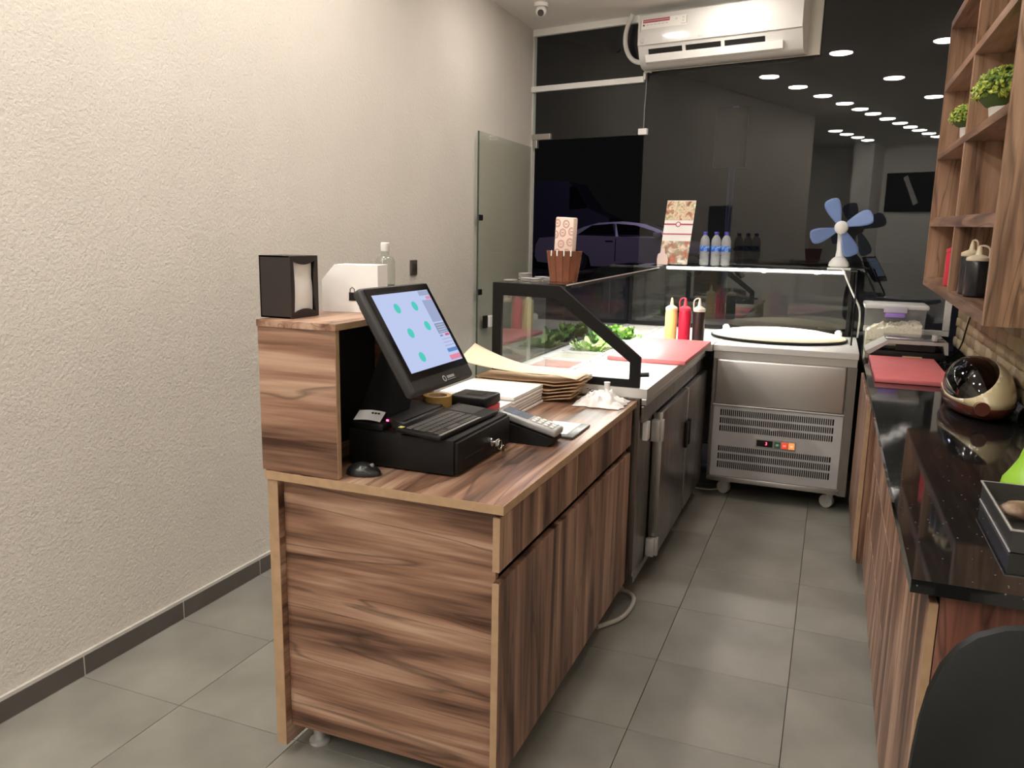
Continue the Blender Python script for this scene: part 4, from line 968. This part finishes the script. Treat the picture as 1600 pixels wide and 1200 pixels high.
cab('walnut drawer cabinet in the middle under the black worktop', 2.545, 3.82, .232, 'drawers')
cab('walnut cabinet standing proud of its neighbours beside the chiller', 3.842, 4.79, .188, 'far')
# ------------------------------------------------------------------ wall shelf
ws = thing('wall_shelf', 'walnut open wall shelf with eight compartments above the black worktop', 'shelf', (.61, 4.12, 1.29))
YN, YF, XF, XB = 3.07, 5.175, .480, .7435
def tilt(z, y): return z-(YF-y)*.0205
def tb_(a, b__, nm, m_):
    MB().box(a, b__).map(lambda c: (c.x, c.y, tilt(c.z, c.y))).build(nm, m_, ws)
LV = [(1.328, 1.372), (1.655, 1.703), (2.018, 2.052), (2.378, 2.414), (2.705, 2.745)]
for z0, z1 in LV: tb_((XF, YN+.0405, z0), (XB, YF-.0355, z1), 'shelf_board', SHY)
tb_((XF, YN-.0, 1.328), (XB, YN+.040, 2.745), 'end_panel', SHZ)
tb_((XF, YF-.035, 1.328), (XB, YF, 2.745), 'end_panel', SHZ)
for (a0, a1), (c0, c1) in zip(LV, LV[1:]): tb_((XF+.001, 4.075, a1+.0005), (XB, 4.115, c0-.0005), 'divider', SHZ)
for (a0, a1), (c0, c1) in zip(LV, LV[1:]):
    tb_((XB-.012, YN+.041, a1+.0006), (XB-.002, 4.0745, c0-.0006), 'back_panel', SHADEW); tb_((XB-.012, 4.1155, a1+.0006), (XB-.002, YF-.0355, c0-.0006), 'back_panel', SHADEW)
PLG = [mat('plant_leaf', c, .55, var=.2, vscale=40) for c in ((.16, .28, .03), (.42, .48, .06), (.28, .36, .04))]
POT = mat('white_pot', (.66, .64, .60), .4)
def plant(label, x, y, r, rp, hp, zl):
    z = tilt(zl, y)+.0016
    t = thing('potted_plant', label, 'plant', (x, y, z), None, 'plants on the wall shelf')
    MB().lathe([(0, 0), (rp*.78, 0), (rp, hp), (rp*.92, hp), (rp*.88, hp*.85), (0, hp*.85)], (x, y, z), 24).build('pot', POT, t, 40)
    for q, m_ in enumerate(PLG):
        b = MB(); rnd = random.Random(q+int(r*1000))
        for k in range(230):
            a = rnd.uniform(0, 2*math.pi); e = math.asin(rnd.uniform(-.35, 1)); R_ = r*rnd.uniform(.82, 1.03)
            n_ = Vector((math.cos(a)*math.cos(e), math.sin(a)*math.cos(e), math.sin(e)))
            c = Vector((x, y, z+hp+r*.30))+Vector((n_.x*R_, n_.y*R_, n_.z*R_*.78))
            u = n_.orthogonal().normalized(); u = Matrix.Rotation(rnd.uniform(0, 6.28), 3, n_) @ u; v = n_.cross(u); s_ = r*rnd.uniform(.07, .12)
            b.quad(c-u*s_, c+v*s_*.7-n_*s_*.3, c+u*s_+n_*s_*.6, c-v*s_*.7-n_*s_*.3)
        b.build('foliage', m_, t, kind='stuff')
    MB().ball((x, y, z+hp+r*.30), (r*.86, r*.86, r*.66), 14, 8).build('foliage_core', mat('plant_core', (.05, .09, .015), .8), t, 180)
plant('larger yellow-green boxwood ball in a white pot on the wall shelf', .575, 3.78, .122, .066, .092, 2.052)
plant('smaller green boxwood ball in a white pot in the far compartment of the wall shelf', .522, 4.40, .080, .034, .078, 2.052)
SL = (1.3725)
sauce('red sauce bottle in the lowest far compartment of the wall shelf', .532, 4.40, tilt(SL, 4.40)+.002, (.62, .03, .06), (.62, .04, .07), .225, .038, True, 'sauce bottles on the wall shelf', 2.4)
sauce('black sauce bottle with cream cap, farther one in the lowest near shelf compartment', .535, 3.90, tilt(SL, 3.90)+.002, (.015, .016, .018), (.70, .58, .40), .225, .040, True, 'sauce bottles on the wall shelf', 2.0)
sauce('black sauce bottle with cream cap, nearer one in the lowest near shelf compartment', .545, 3.77, tilt(SL, 3.77)+.002, (.015, .016, .018), (.72, .62, .45), .205, .046, True, 'sauce bottles on the wall shelf', 2.4)
# ------------------------------------------------------------------ on the black worktop
TOPZ = .9008
tub = thing('plastic_tub', 'clear lidded plastic tub of grated cheese with purple clasp by the window', 'container', (.36, 5.43, TOPZ))
CLP = glass('tub_plastic', (.86, .86, .86), .06, .25)
def frame_box(x0, x1, y0, y1, z0, z1, t, tp=0):
    b = MB()
    A = [(x0+tp, y0+tp, z0), (x1-tp, y0+tp, z0), (x1-tp, y1-tp, z0), (x0+tp, y1-tp, z0)]
    B_ = [(x0, y0, z1), (x1, y0, z1), (x1, y1, z1), (x0, y1, z1)]
    va = [b.bm.verts.new(p_) for p_ in A]; vb_ = [b.bm.verts.new(p_) for p_ in B_]
    b.bm.faces.new(va[::-1])
    for k in range(4): b.bm.faces.new((va[k], va[(k+1) % 4], vb_[(k+1) % 4], vb_[k]))
    return b
frame_box(.200, .530, 5.30, 5.575, TOPZ+.0005, 1.165, .002, .012).build('tub_body', mat('tub_frost', (.80, .79, .78), .3, alpha=.14), tub)
BX((.188, 5.288, 1.1655), (.542, 5.587, 1.195), .010, 3).build('lid', mat('tub_lid', (.74, .73, .72), .3, alpha=.75), tub, 40)
BX((.305, 5.283, 1.118), (.415, 5.298, 1.146), .004).build('clasp', mat('purple_clasp', (.33, .20, .62), .35), tub, 40)
BX((.296, 5.279, 1.1465), (.424, 5.2875, 1.185), .003).build('clasp_arm', mat('tub_clasp_arm', (.6, .58, .66), .3, alpha=.7), tub, 40)
CH = photo('grated_cheese', [(.62, .50, .30), (.80, .72, .52), (.86, .82, .70), (.70, .58, .38)], 70)
def fn(u, v): return (.216+.300*u, 5.316+.243*v, 1.075+.035*noise.noise(Vector((u*5, v*5, 3)))+.015*noise.noise(Vector((u*25, v*25, 3)))-.05*(1-u)**2)
b = MB().sheet(fn, 26, 18); b.box((.216, 5.316, TOPZ+.003), (.516, 5.559, .975)); b.map(lambda c: c)
for v0, ax in ((5.316, 'y'), (5.559, 'y')): b.sheet(lambda u, v, v0=v0: (.216+.3*u, v0, .97+(fn(u, (v0-5.316)/.243)[2]-.97)*v), 26, 2)
for u0 in (0, 1): b.sheet(lambda u, v, u0=u0: (.216+.3*u0, 5.316+.243*u, .97+(fn(u0, u)[2]-.97)*v), 18, 2)
tag(b.build('grated_cheese', CH, None, None), 'pale grated cheese filling the clear plastic tub', 'food', None, 'stuff')
scl = thing('kitchen_scale', 'grey kitchen scale with angled keypad behind the red board on the black worktop', 'scale', (.42, 5.13, TOPZ))
SCG = mat('scale_grey', (.40, .385, .36), .4); 
prof = [(5.02, TOPZ+.012), (5.02, TOPZ+.05), (5.045, TOPZ+.075), (5.16, TOPZ+.105), (5.26, TOPZ+.105), (5.26, TOPZ+.012)]
MB().box((.235, 4.995, TOPZ+.010), (.62, 5.262, TOPZ+.052), .006).build('base', BLACKM, scl, 40)
MB().prism([(.215, TOPZ+.030), (.235, TOPZ+.030), (.320, TOPZ+.094), (.600, TOPZ+.094), (.612, TOPZ+.045), (.630, TOPZ+.045), (.624, TOPZ+.112), (.318, TOPZ+.112), (.205, TOPZ+.042)], 'y', 4.992, 5.265).build('cover', SCG, scl, 30)
MB().prism([(.36, TOPZ+.058), (.56, TOPZ+.058), (.56, TOPZ+.092), (.36, TOPZ+.092)], 'y', 4.990, 4.9945).build('display_window', BLACK, scl)
BX((.40, 4.987, TOPZ+.018), (.50, 4.9948, TOPZ+.026)).build('brass_label', mat('brass_label', (.55, .46, .22), .4), scl)
BX((.305, 5.02, TOPZ+.1135), (.610, 5.255, TOPZ+.127), .004).build('weighing_plate', mat('plate_steel', (.42, .41, .43), .25, .9), scl, 40)
BX((.545, 4.985, TOPZ+.118), (.568, 5.06, TOPZ+.150), .003).build('hook', SILVER, scl, 40)
for x in (.26, .60):
    for y in (5.02, 5.24): MB().cyl((x, y, TOPZ), (x, y, TOPZ+.0105), .012, seg=12).build('foot', BLACK, scl)
o = MB().tube([(.628, 5.20, .93), (.66, 5.10, .915), (.69, 5.0, 1.0), (.695, 4.95, 1.10), (.700, 4.9, 1.17), (.70, 4.85, 1.19)], .004, 6, 2).build('scale_cable', BLACK, None, 60); tag(o, 'thin black cable rising from the scale against the stone wall', 'cable')
o = MB().tube([(.60, 4.93, .906), (.62, 4.72, .93), (.645, 4.55, .97), (.66, 4.42, .96), (.665, 4.3, .907)], .004, 6, 2).build('appliance_cable', BLACK, None, 60); tag(o, 'black cable looping behind the cream appliance on the black worktop', 'cable')
# rounded cream appliance
CRM = mat('cream_plastic', (.62, .52, .32), .16, coat=.5); BRN = mat('brown_plastic', (.10, .025, .015), .2, coat=.4)
VIS = glass('smoked_visor', (.16, .13, .12), .10)
ap = thing('countertop_cooker', 'rounded cream and brown countertop cooker with smoked visor on the black worktop', 'appliance', (.612, 3.72, TOPZ))
AX, AY, AZ = .578, 3.64, TOPZ
ax_, ay_ = .129, .335
def ell(z, k=1): return (ax_*k, ay_*k)
b = MB().lathe([(0, .001), (.72, .001), (.90, .016), (1.0, .050), (.995, .058), (0, .058)], (0, 0, 0), 48); b.map(lambda c: (AX+c.x*ax_, AY+c.y*ay_, AZ+c.z)).build('lower_body', BRN, ap, 60)
# upper dome, cut by a slanting opening towards the front left
pro = []
for k in range(13):
    t_ = k/12; a = t_*math.pi/2; pro.append((max(1e-7, .99*math.cos(a)**.85) if k < 12 else 0, .0585+.150*math.sin(a)))
cdir = Vector((-.80, -.50, .33)).normalized()
def vis_side(p): return (Vector(p)-Vector((0, 0, .10))).dot(cdir)
def upper(keep):
    b = MB().lathe(pro, (0, 0, 0), 64)
    pl_no = Vector((cdir.x, cdir.y, cdir.z*6)).normalized()
    geom = b.bm.verts[:]+b.bm.edges[:]+b.bm.faces[:]
    bmesh.ops.bisect_plane(b.bm, geom=geom, plane_co=Vector((-.93, -.2, .078)), plane_no=Vector((-.52, -.27, 5.2)).normalized(), clear_outer=(keep == 'shell'), clear_inner=(keep == 'visor'))
    return b.map(lambda c: (AX+c.x*ax_, AY+c.y*ay_, AZ+c.z))
o = upper('shell').build('upper_body', CRM, ap, 60); so = o.modifiers.new('thickness', 'SOLIDIFY'); so.thickness = .006; so.offset = -1
upper('visor').build('visor', VIS, ap, 180)
b = MB().cyl((AX-.03, AY-.335, AZ+.058), (AX-.03, AY-.30, AZ+.058), .026, seg=20); b.build('knob', BRN, ap, 40)
# steel tray with packets, green bottle
ST = mat('tray_steel', (.16, .155, .145), .3, .8)
ty = thing('steel_tray', 'open steel tray at the near right end of the black worktop', 'tray', (.56, 2.1, TOPZ))
x0, x1, y0, y1 = .402, .715, 1.915, 2.295
b = MB().ringprism([(x0, y0), (x1, y0), (x1, y1), (x0, y1)], [(x0+.003, y0+.003), (x1-.003, y0+.003), (x1-.003, y1-.003), (x0+.003, y1-.003)], 'z', TOPZ+.0003, TOPZ+.052)
b.box((x0+.003, y0+.003, TOPZ+.001), (x1-.003, y1-.003, TOPZ+.004)); b.build('tray', ST, ty)
b = MB().ringprism([(x0-.004, y0-.004), (x1+.004, y0-.004), (x1+.004, y1+.004), (x0-.004, y1+.004)], [(x0, y0), (x1, y0), (x1, y1), (x0, y1)], 'z', TOPZ+.049, TOPZ+.0525); b.build('rim', SILVER, ty)
BX((x0-.002, y0-.004, TOPZ+.0005), (x0+.001, y1+.002, TOPZ+.004)).build('bottom_bead', SILVER, ty)
PK = photo('brown_packet', [(.10, .055, .03), (.22, .14, .09), (.40, .29, .20), (.15, .10, .06)], 14)
for k, (x, y, a, l) in enumerate(((.47, 2.16, .5, 'farther'), (.53, 2.03, -.3, 'nearer'), (.62, 2.17, .9, 'right-hand'))):
    o = MB().ball((0, 0, 0), (.062, .036, .019), 16, 10).map(lambda c: (c.x, c.y, c.z+.006*noise.noise(c*40+Vector((k, 0, 0))))).xf(Matrix.Translation((x, y, TOPZ+.027)) @ Matrix.Rotation(a, 4, 'Z')).build('food_item', PK, None, 60)
    tag(o, 'brown food item, %s one in the steel tray' % l, 'food', 'food items in the steel tray')
gb = thing('green_bottle', 'bright green flared plastic bottle behind the steel tray on the black worktop', 'bottle', (.545, 2.42, TOPZ))
MB().lathe([(0, .001), (.066, .001), (.072, .008), (.068, .030), (.052, .055), (.036, .085), (.026, .12), (.022, .16), (.022, .185), (.014, .19), (.012, .21), (0, .21)], (.540, 2.44, TOPZ), 36).build('bottle_body', mat('lime_plastic', (.30, .58, .04), .3), gb, 60)
# ------------------------------------------------------------------ air conditioner on the glass front
ac = thing('air_conditioner', 'white split air conditioner hung high on the glass front', 'air conditioner', SFO, TH)
u0, u1 = .985, 2.105
def P_(o, z): return (-o, z)
prof = [P_(.03, 2.752), P_(.03, 3.098), P_(.185, 3.098), P_(.210, 3.088), P_(.216, 2.93), P_(.214, 2.884), P_(.206, 2.868), P_(.190, 2.826), P_(.165, 2.775), P_(.135, 2.752), P_(.10, 2.745)]
MB().prism(prof, 'x', u0, u1).build('housing', WHITEG, ac, 30)
fpn = [P_(.2105, 3.087), P_(.2215, 3.06), P_(.226, 2.98), P_(.2225, 2.888), P_(.2165, 2.885), P_(.2165, 2.93)]
MB().prism(fpn, 'x', u0+.001, u1-.001).build('front_panel', WHITEG, ac, 30)
BX((u0+.02, -.03, 2.75), (u1+.075, -.012, 3.10), .003).build('mounting_plate', mat('ac_plate', (.60, .57, .48), .4), ac)
def onslope(ua, ub, za, zb, lift, nm, m_, par=None):
    def o_at(z): return .190+(z-2.826)*(.206-.190)/(2.868-2.826)
    b = MB(); q = [(ua, -(o_at(za)+lift), za), (ub, -(o_at(za)+lift), za), (ub, -(o_at(zb)+lift), zb), (ua, -(o_at(zb)+lift), zb)]
    q2 = [(x, y+.004, z) for x, y, z in q]
    A = [b.bm.verts.new(p_) for p_ in q]; B2 = [b.bm.verts.new(p_) for p_ in q2]
    b.bm.faces.new(A); b.bm.faces.new(B2[::-1])
    for k in range(4): b.bm.faces.new((A[k], B2[k], B2[(k+1) % 4], A[(k+1) % 4]))
    return b.build(nm, m_, par or ac)
onslope(u0+.075, u1-.235, 2.828, 2.862, .0006, 'air_slot', BLACK)
for u in (u0+.335, u0+.605): onslope(u-.012, u+.012, 2.826, 2.864, .003, 'slot_divider', WHITEG)
MB().prism([P_(.196, 2.828), P_(.209, 2.824), P_(.192, 2.778), P_(.168, 2.770)], 'x', u0+.055, u1-.12).build('louver', WHITE, ac, 30)
FO = -.2275
def onfront(ua, ub, za, zb, nm, m_, lift=0):
    o_at = lambda z: .2225+(z-2.888)*(.226-.2225)/(2.98-2.888) if z < 2.98 else .226+(z-2.98)*(.2215-.226)/(3.06-2.98)
    b = MB().quad((ua, -(o_at(za)+.0006+lift), za), (ub, -(o_at(za)+.0006+lift), za), (ub, -(o_at(zb)+.0006+lift), zb), (ua, -(o_at(zb)+.0006+lift), zb))
    return b.build(nm, m_, ac)
STK = mat('sticker', (.74, .71, .66), .3)
onfront(u0+.025, u0+.355, 2.990, 3.055, 'sticker', STK)
onfront(u0+.036, u0+.232, 3.030, 3.053, 'maroon_band', mat('maroon_band', (.30, .055, .075), .3), .0004)
onfront(u0+.040, u0+.228, 3.039, 3.045, 'pink_lettering', mat('pink_lettering', (.62, .30, .32), .3), .0008)
onfront(u0+.036, u0+.05, 3.010, 3.022, 'icon', mat('icon_dark', (.12, .10, .10), .4), .0004)
for k in range(6): onfront(u0+.062+.028*k, u0+.082+.028*k, 3.014, 3.018, 'small_print', mat('small_print', (.42, .38, .36), .4), .0004)
onfront(u0+.018, u0+.022, 2.975, 3.052, 'sticker_edge', mat('sticker_edge', (.25, .22, .21), .4), .0004)
onfront(u0+.352, u0+.356, 3.000, 3.050, 'sticker_edge', mat('sticker_edge', (.25, .22, .21), .4), .0008)
onfront(u0+.316, u0+.350, 2.998, 3.001, 'small_print', mat('small_print', (.25, .22, .21), .4), .0008)
for u, z in ((.28, 3.035), (.33, 3.04), (.33, 3.018)): onfront(u0+u-.008, u0+u+.008, z-.006, z+.006, 'pictogram', mat('pictogram', (.58, .55, .51), .4), .0004)
Rf = Matrix.Rotation(math.pi/2, 4, 'X')
word('LG', .016, mat('logo_ink', (.30, .27, .27), .3), 'logo', ac, Matrix.Translation((u0+.462, -.2242, 2.905)) @ Rf, .0004)
MB().lathe([(.0045, 0), (.0062, 0), (.0062, .0005), (.0045, .0005)], (0, 0, 0), 18, Matrix.Translation((u0+.444, -.2242, 2.905)) @ Rf).build('logo', mat('logo_ink', (.35, .2, .22), .3), ac)
MB().lathe([(.012, 0), (.015, 0), (.015, .0005), (.012, .0005)], (0, 0, 0), 22, Matrix.Translation((u0+.035, -.2248, 2.918)) @ Rf).box((u0+.024, -.2255, 2.900), (u0+.046, -.2248, 2.903)).build('round_emblem', mat('emblem_ink', (.40, .37, .35), .3), ac)
hs = thing('refrigerant_hose', 'thick white insulated hose curving from the ceiling to the air conditioner', 'pipe', SFO, TH)
MB().tube([(.865, -.06, 3.149), (.835, -.06, 3.09), (.815, -.06, 3.02), (.815, -.06, 2.94), (.85, -.06, 2.86), (.905, -.065, 2.815), (.981, -.07, 2.805)], .017, 12, 2).build('hose', mat('hose_white', (.68, .65, .60), .6), hs, 60)
dh = thing('drain_hose', 'thin white drain hose linking the air conditioner to the cable trunking', 'pipe', SFO, TH)
MB().tube([(1.03, -.06, 2.7415), (1.0, -.055, 2.752), (.972, -.04, 2.745), (.968, -.032, 2.72), (.966, -.03, 2.695)], .011, 10, 2).build('hose', mat('drain_white', (.62, .60, .57), .5), dh, 60)
# ------------------------------------------------------------------ ceiling camera, wall switch, floor hoses
dc = thing('security_camera', 'small white dome security camera on the ceiling corner', 'camera', (-2.045, 5.55, CEIL))
MB().lathe([(.0, -.0005), (.050, -.0005), (.050, -.018), (.046, -.024), (0, -.024)], (-2.045, 5.55, CEIL), 24).build('mount', WHITE, dc, 40)
MB().ball((-2.045, 5.55, CEIL-.052), (.040, .040, .036), 20, 12).build('housing', WHITE, dc, 60)
dv = Vector((.25, -.80, -.45)).normalized(); pc_ = Vector((-2.045, 5.55, CEIL-.052))
MB().cyl(pc_+dv*.028, pc_+dv*.043, .022, seg=20).build('lens', mat('camera_lens', (.06, .05, .045), .25), dc, 40)
sw = thing('wall_switch', 'dark brown light switch plate on the plaster wall', 'switch', (WL, 4.25, 1.32))
BX((WL+.0005, 4.212, 1.315), (WL+.011, 4.288, 1.405), .003).build('plate', mat('switch_plate', (.07, .055, .045), .4), sw, 40)
BX((WL+.0112, 4.226, 1.345), (WL+.016, 4.274, 1.385), .002).build('rocker', mat('switch_rocker', (.04, .03, .026), .35), sw, 40)
o = MB().tube([(-.80, 3.30, .012), (-.70, 3.26, .011), (-.678, 3.16, .011), (-.690, 3.03, .011), (-.72, 2.97, .011), (-.765, 2.90, .012)], .0095, 10, 2).build('floor_hose', mat('grey_hose', (.50, .48, .44), .5), None, 60); tag(o, 'pale hose looping on the floor from under the cash counter', 'hose')
o = MB().tube([(-.72, 4.95, .008), (-.657, 4.945, .007), (-.58, 4.96, .007), (-.535, 5.08, .007), (-.52, 5.3, .008)], .006, 8, 2).build('floor_cable', mat('grey_cable', (.42, .40, .37), .5), None, 60); tag(o, 'pale cable on the floor under the chiller', 'cable')
# ------------------------------------------------------------------ black chair in the right foreground
LEA = mat('black_leather', (.006, .007, .0065), .42, bump=.03, bscale=160, spec=.28)
ch = thing('leather_chair', 'black leather chair in the right foreground before the cabinet end', 'chair', (.38, 1.05, 0))
b = MB()
def sq(u, v, th):
    return None
W_, H_, T_ = .225, .26, .035
b.box((-W_, -T_, -H_), (W_, T_, H_))
bmesh.ops.subdivide_edges(b.bm, edges=b.bm.edges[:], cuts=11, use_grid_fill=True)
def shape(c):
    x, y, z = c.x/W_, c.y/T_, c.z/H_
    # superellipse outline with soft thickness
    n_ = 4.6
    mx_ = max(abs(x), abs(z), 1e-6); rr_ = (abs(x)**n_+abs(z)**n_)**(1/n_); k_ = mx_/max(rr_, 1e-6)
    x2, z2 = x*k_, z*k_
    edge = min(1, max(0, (1-max(abs(x), abs(z)))/.28)); thick = .25+.75*math.sqrt(max(0, 1-(1-edge)**2))
    X_ = x2*W_*(1-.06*max(0, z2)); return (X_, y*T_*thick-.06*(X_/W_)**2*.6, z2*H_)
b.map(shape); b.xf(Matrix.Translation((.352, .985, .868)) @ Matrix.Rotation(math.radians(-6), 4, 'X')); b.build('backrest', LEA, ch, 60)
b = MB().box((-.22, -.21, -.035), (.22, .21, .035)); bmesh.ops.subdivide_edges(b.bm, edges=b.bm.edges[:], cuts=7, use_grid_fill=True)
def shape2(c):
    x, y, z = c.x/.22, c.y/.21, c.z/.035; mx_ = max(abs(x), abs(y), 1e-6); rr_ = (abs(x)**5+abs(y)**5)**.2; k_ = mx_/max(rr_, 1e-6)
    e = min(1, max(0, (1-mx_)/.25)); return (x*k_*.22, y*k_*.21, z*.035*(.45+.55*math.sqrt(max(0, 1-(1-e)**2))))
b.map(shape2); b.xf(Matrix.Translation((.375, 1.22, .56))).build('seat', LEA, ch, 60)
MB().box((.33, .975, .48), (.42, .992, .70), .004).box((.33, .98, .48), (.42, 1.25, .495), .004).build('back_bracket', BLKMET, ch, 40)
MB().cyl((.375, 1.22, .07), (.375, 1.22, .53), .026, seg=18).build('post', CHROME, ch, 40)
for k in range(5):
    a = 2*math.pi*k/5+.3; c, s_ = math.cos(a), math.sin(a)
    MB().tube([(.375+.02*c, 1.22+.02*s_, .10), (.375+.14*c, 1.22+.14*s_, .09), (.375+.25*c, 1.22+.25*s_, .06)], [.02, .017, .012], 10).build('leg', BLKMET, ch, 60)
    MB().cyl((.375+.25*c-.012*s_, 1.22+.25*s_+.012*c, .026), (.375+.25*c+.012*s_, 1.22+.25*s_-.012*c, .026), .0255, seg=16).build('castor', BLACK, ch, 40)
# ------------------------------------------------------------------ far end of the room, seen only in the glass reflections
tv = thing('wall_picture', 'dark picture with pale lettering on the back wall behind the viewer', 'picture', (-2.15, -2.93, 2.1))
BX((-2.62, -2.949, 2.08), (-1.70, -2.92, 2.70), .003).build('panel', BLACKM, tv)
MB().prism([(-2.36, 2.62), (-2.30, 2.66), (-2.10, 2.22), (-2.17, 2.18)], 'y', -2.9195, -2.9185).build('pale_print', mat('pale_print', (.5, .5, .48), .6), tv)
bpy.context.view_layer.update()
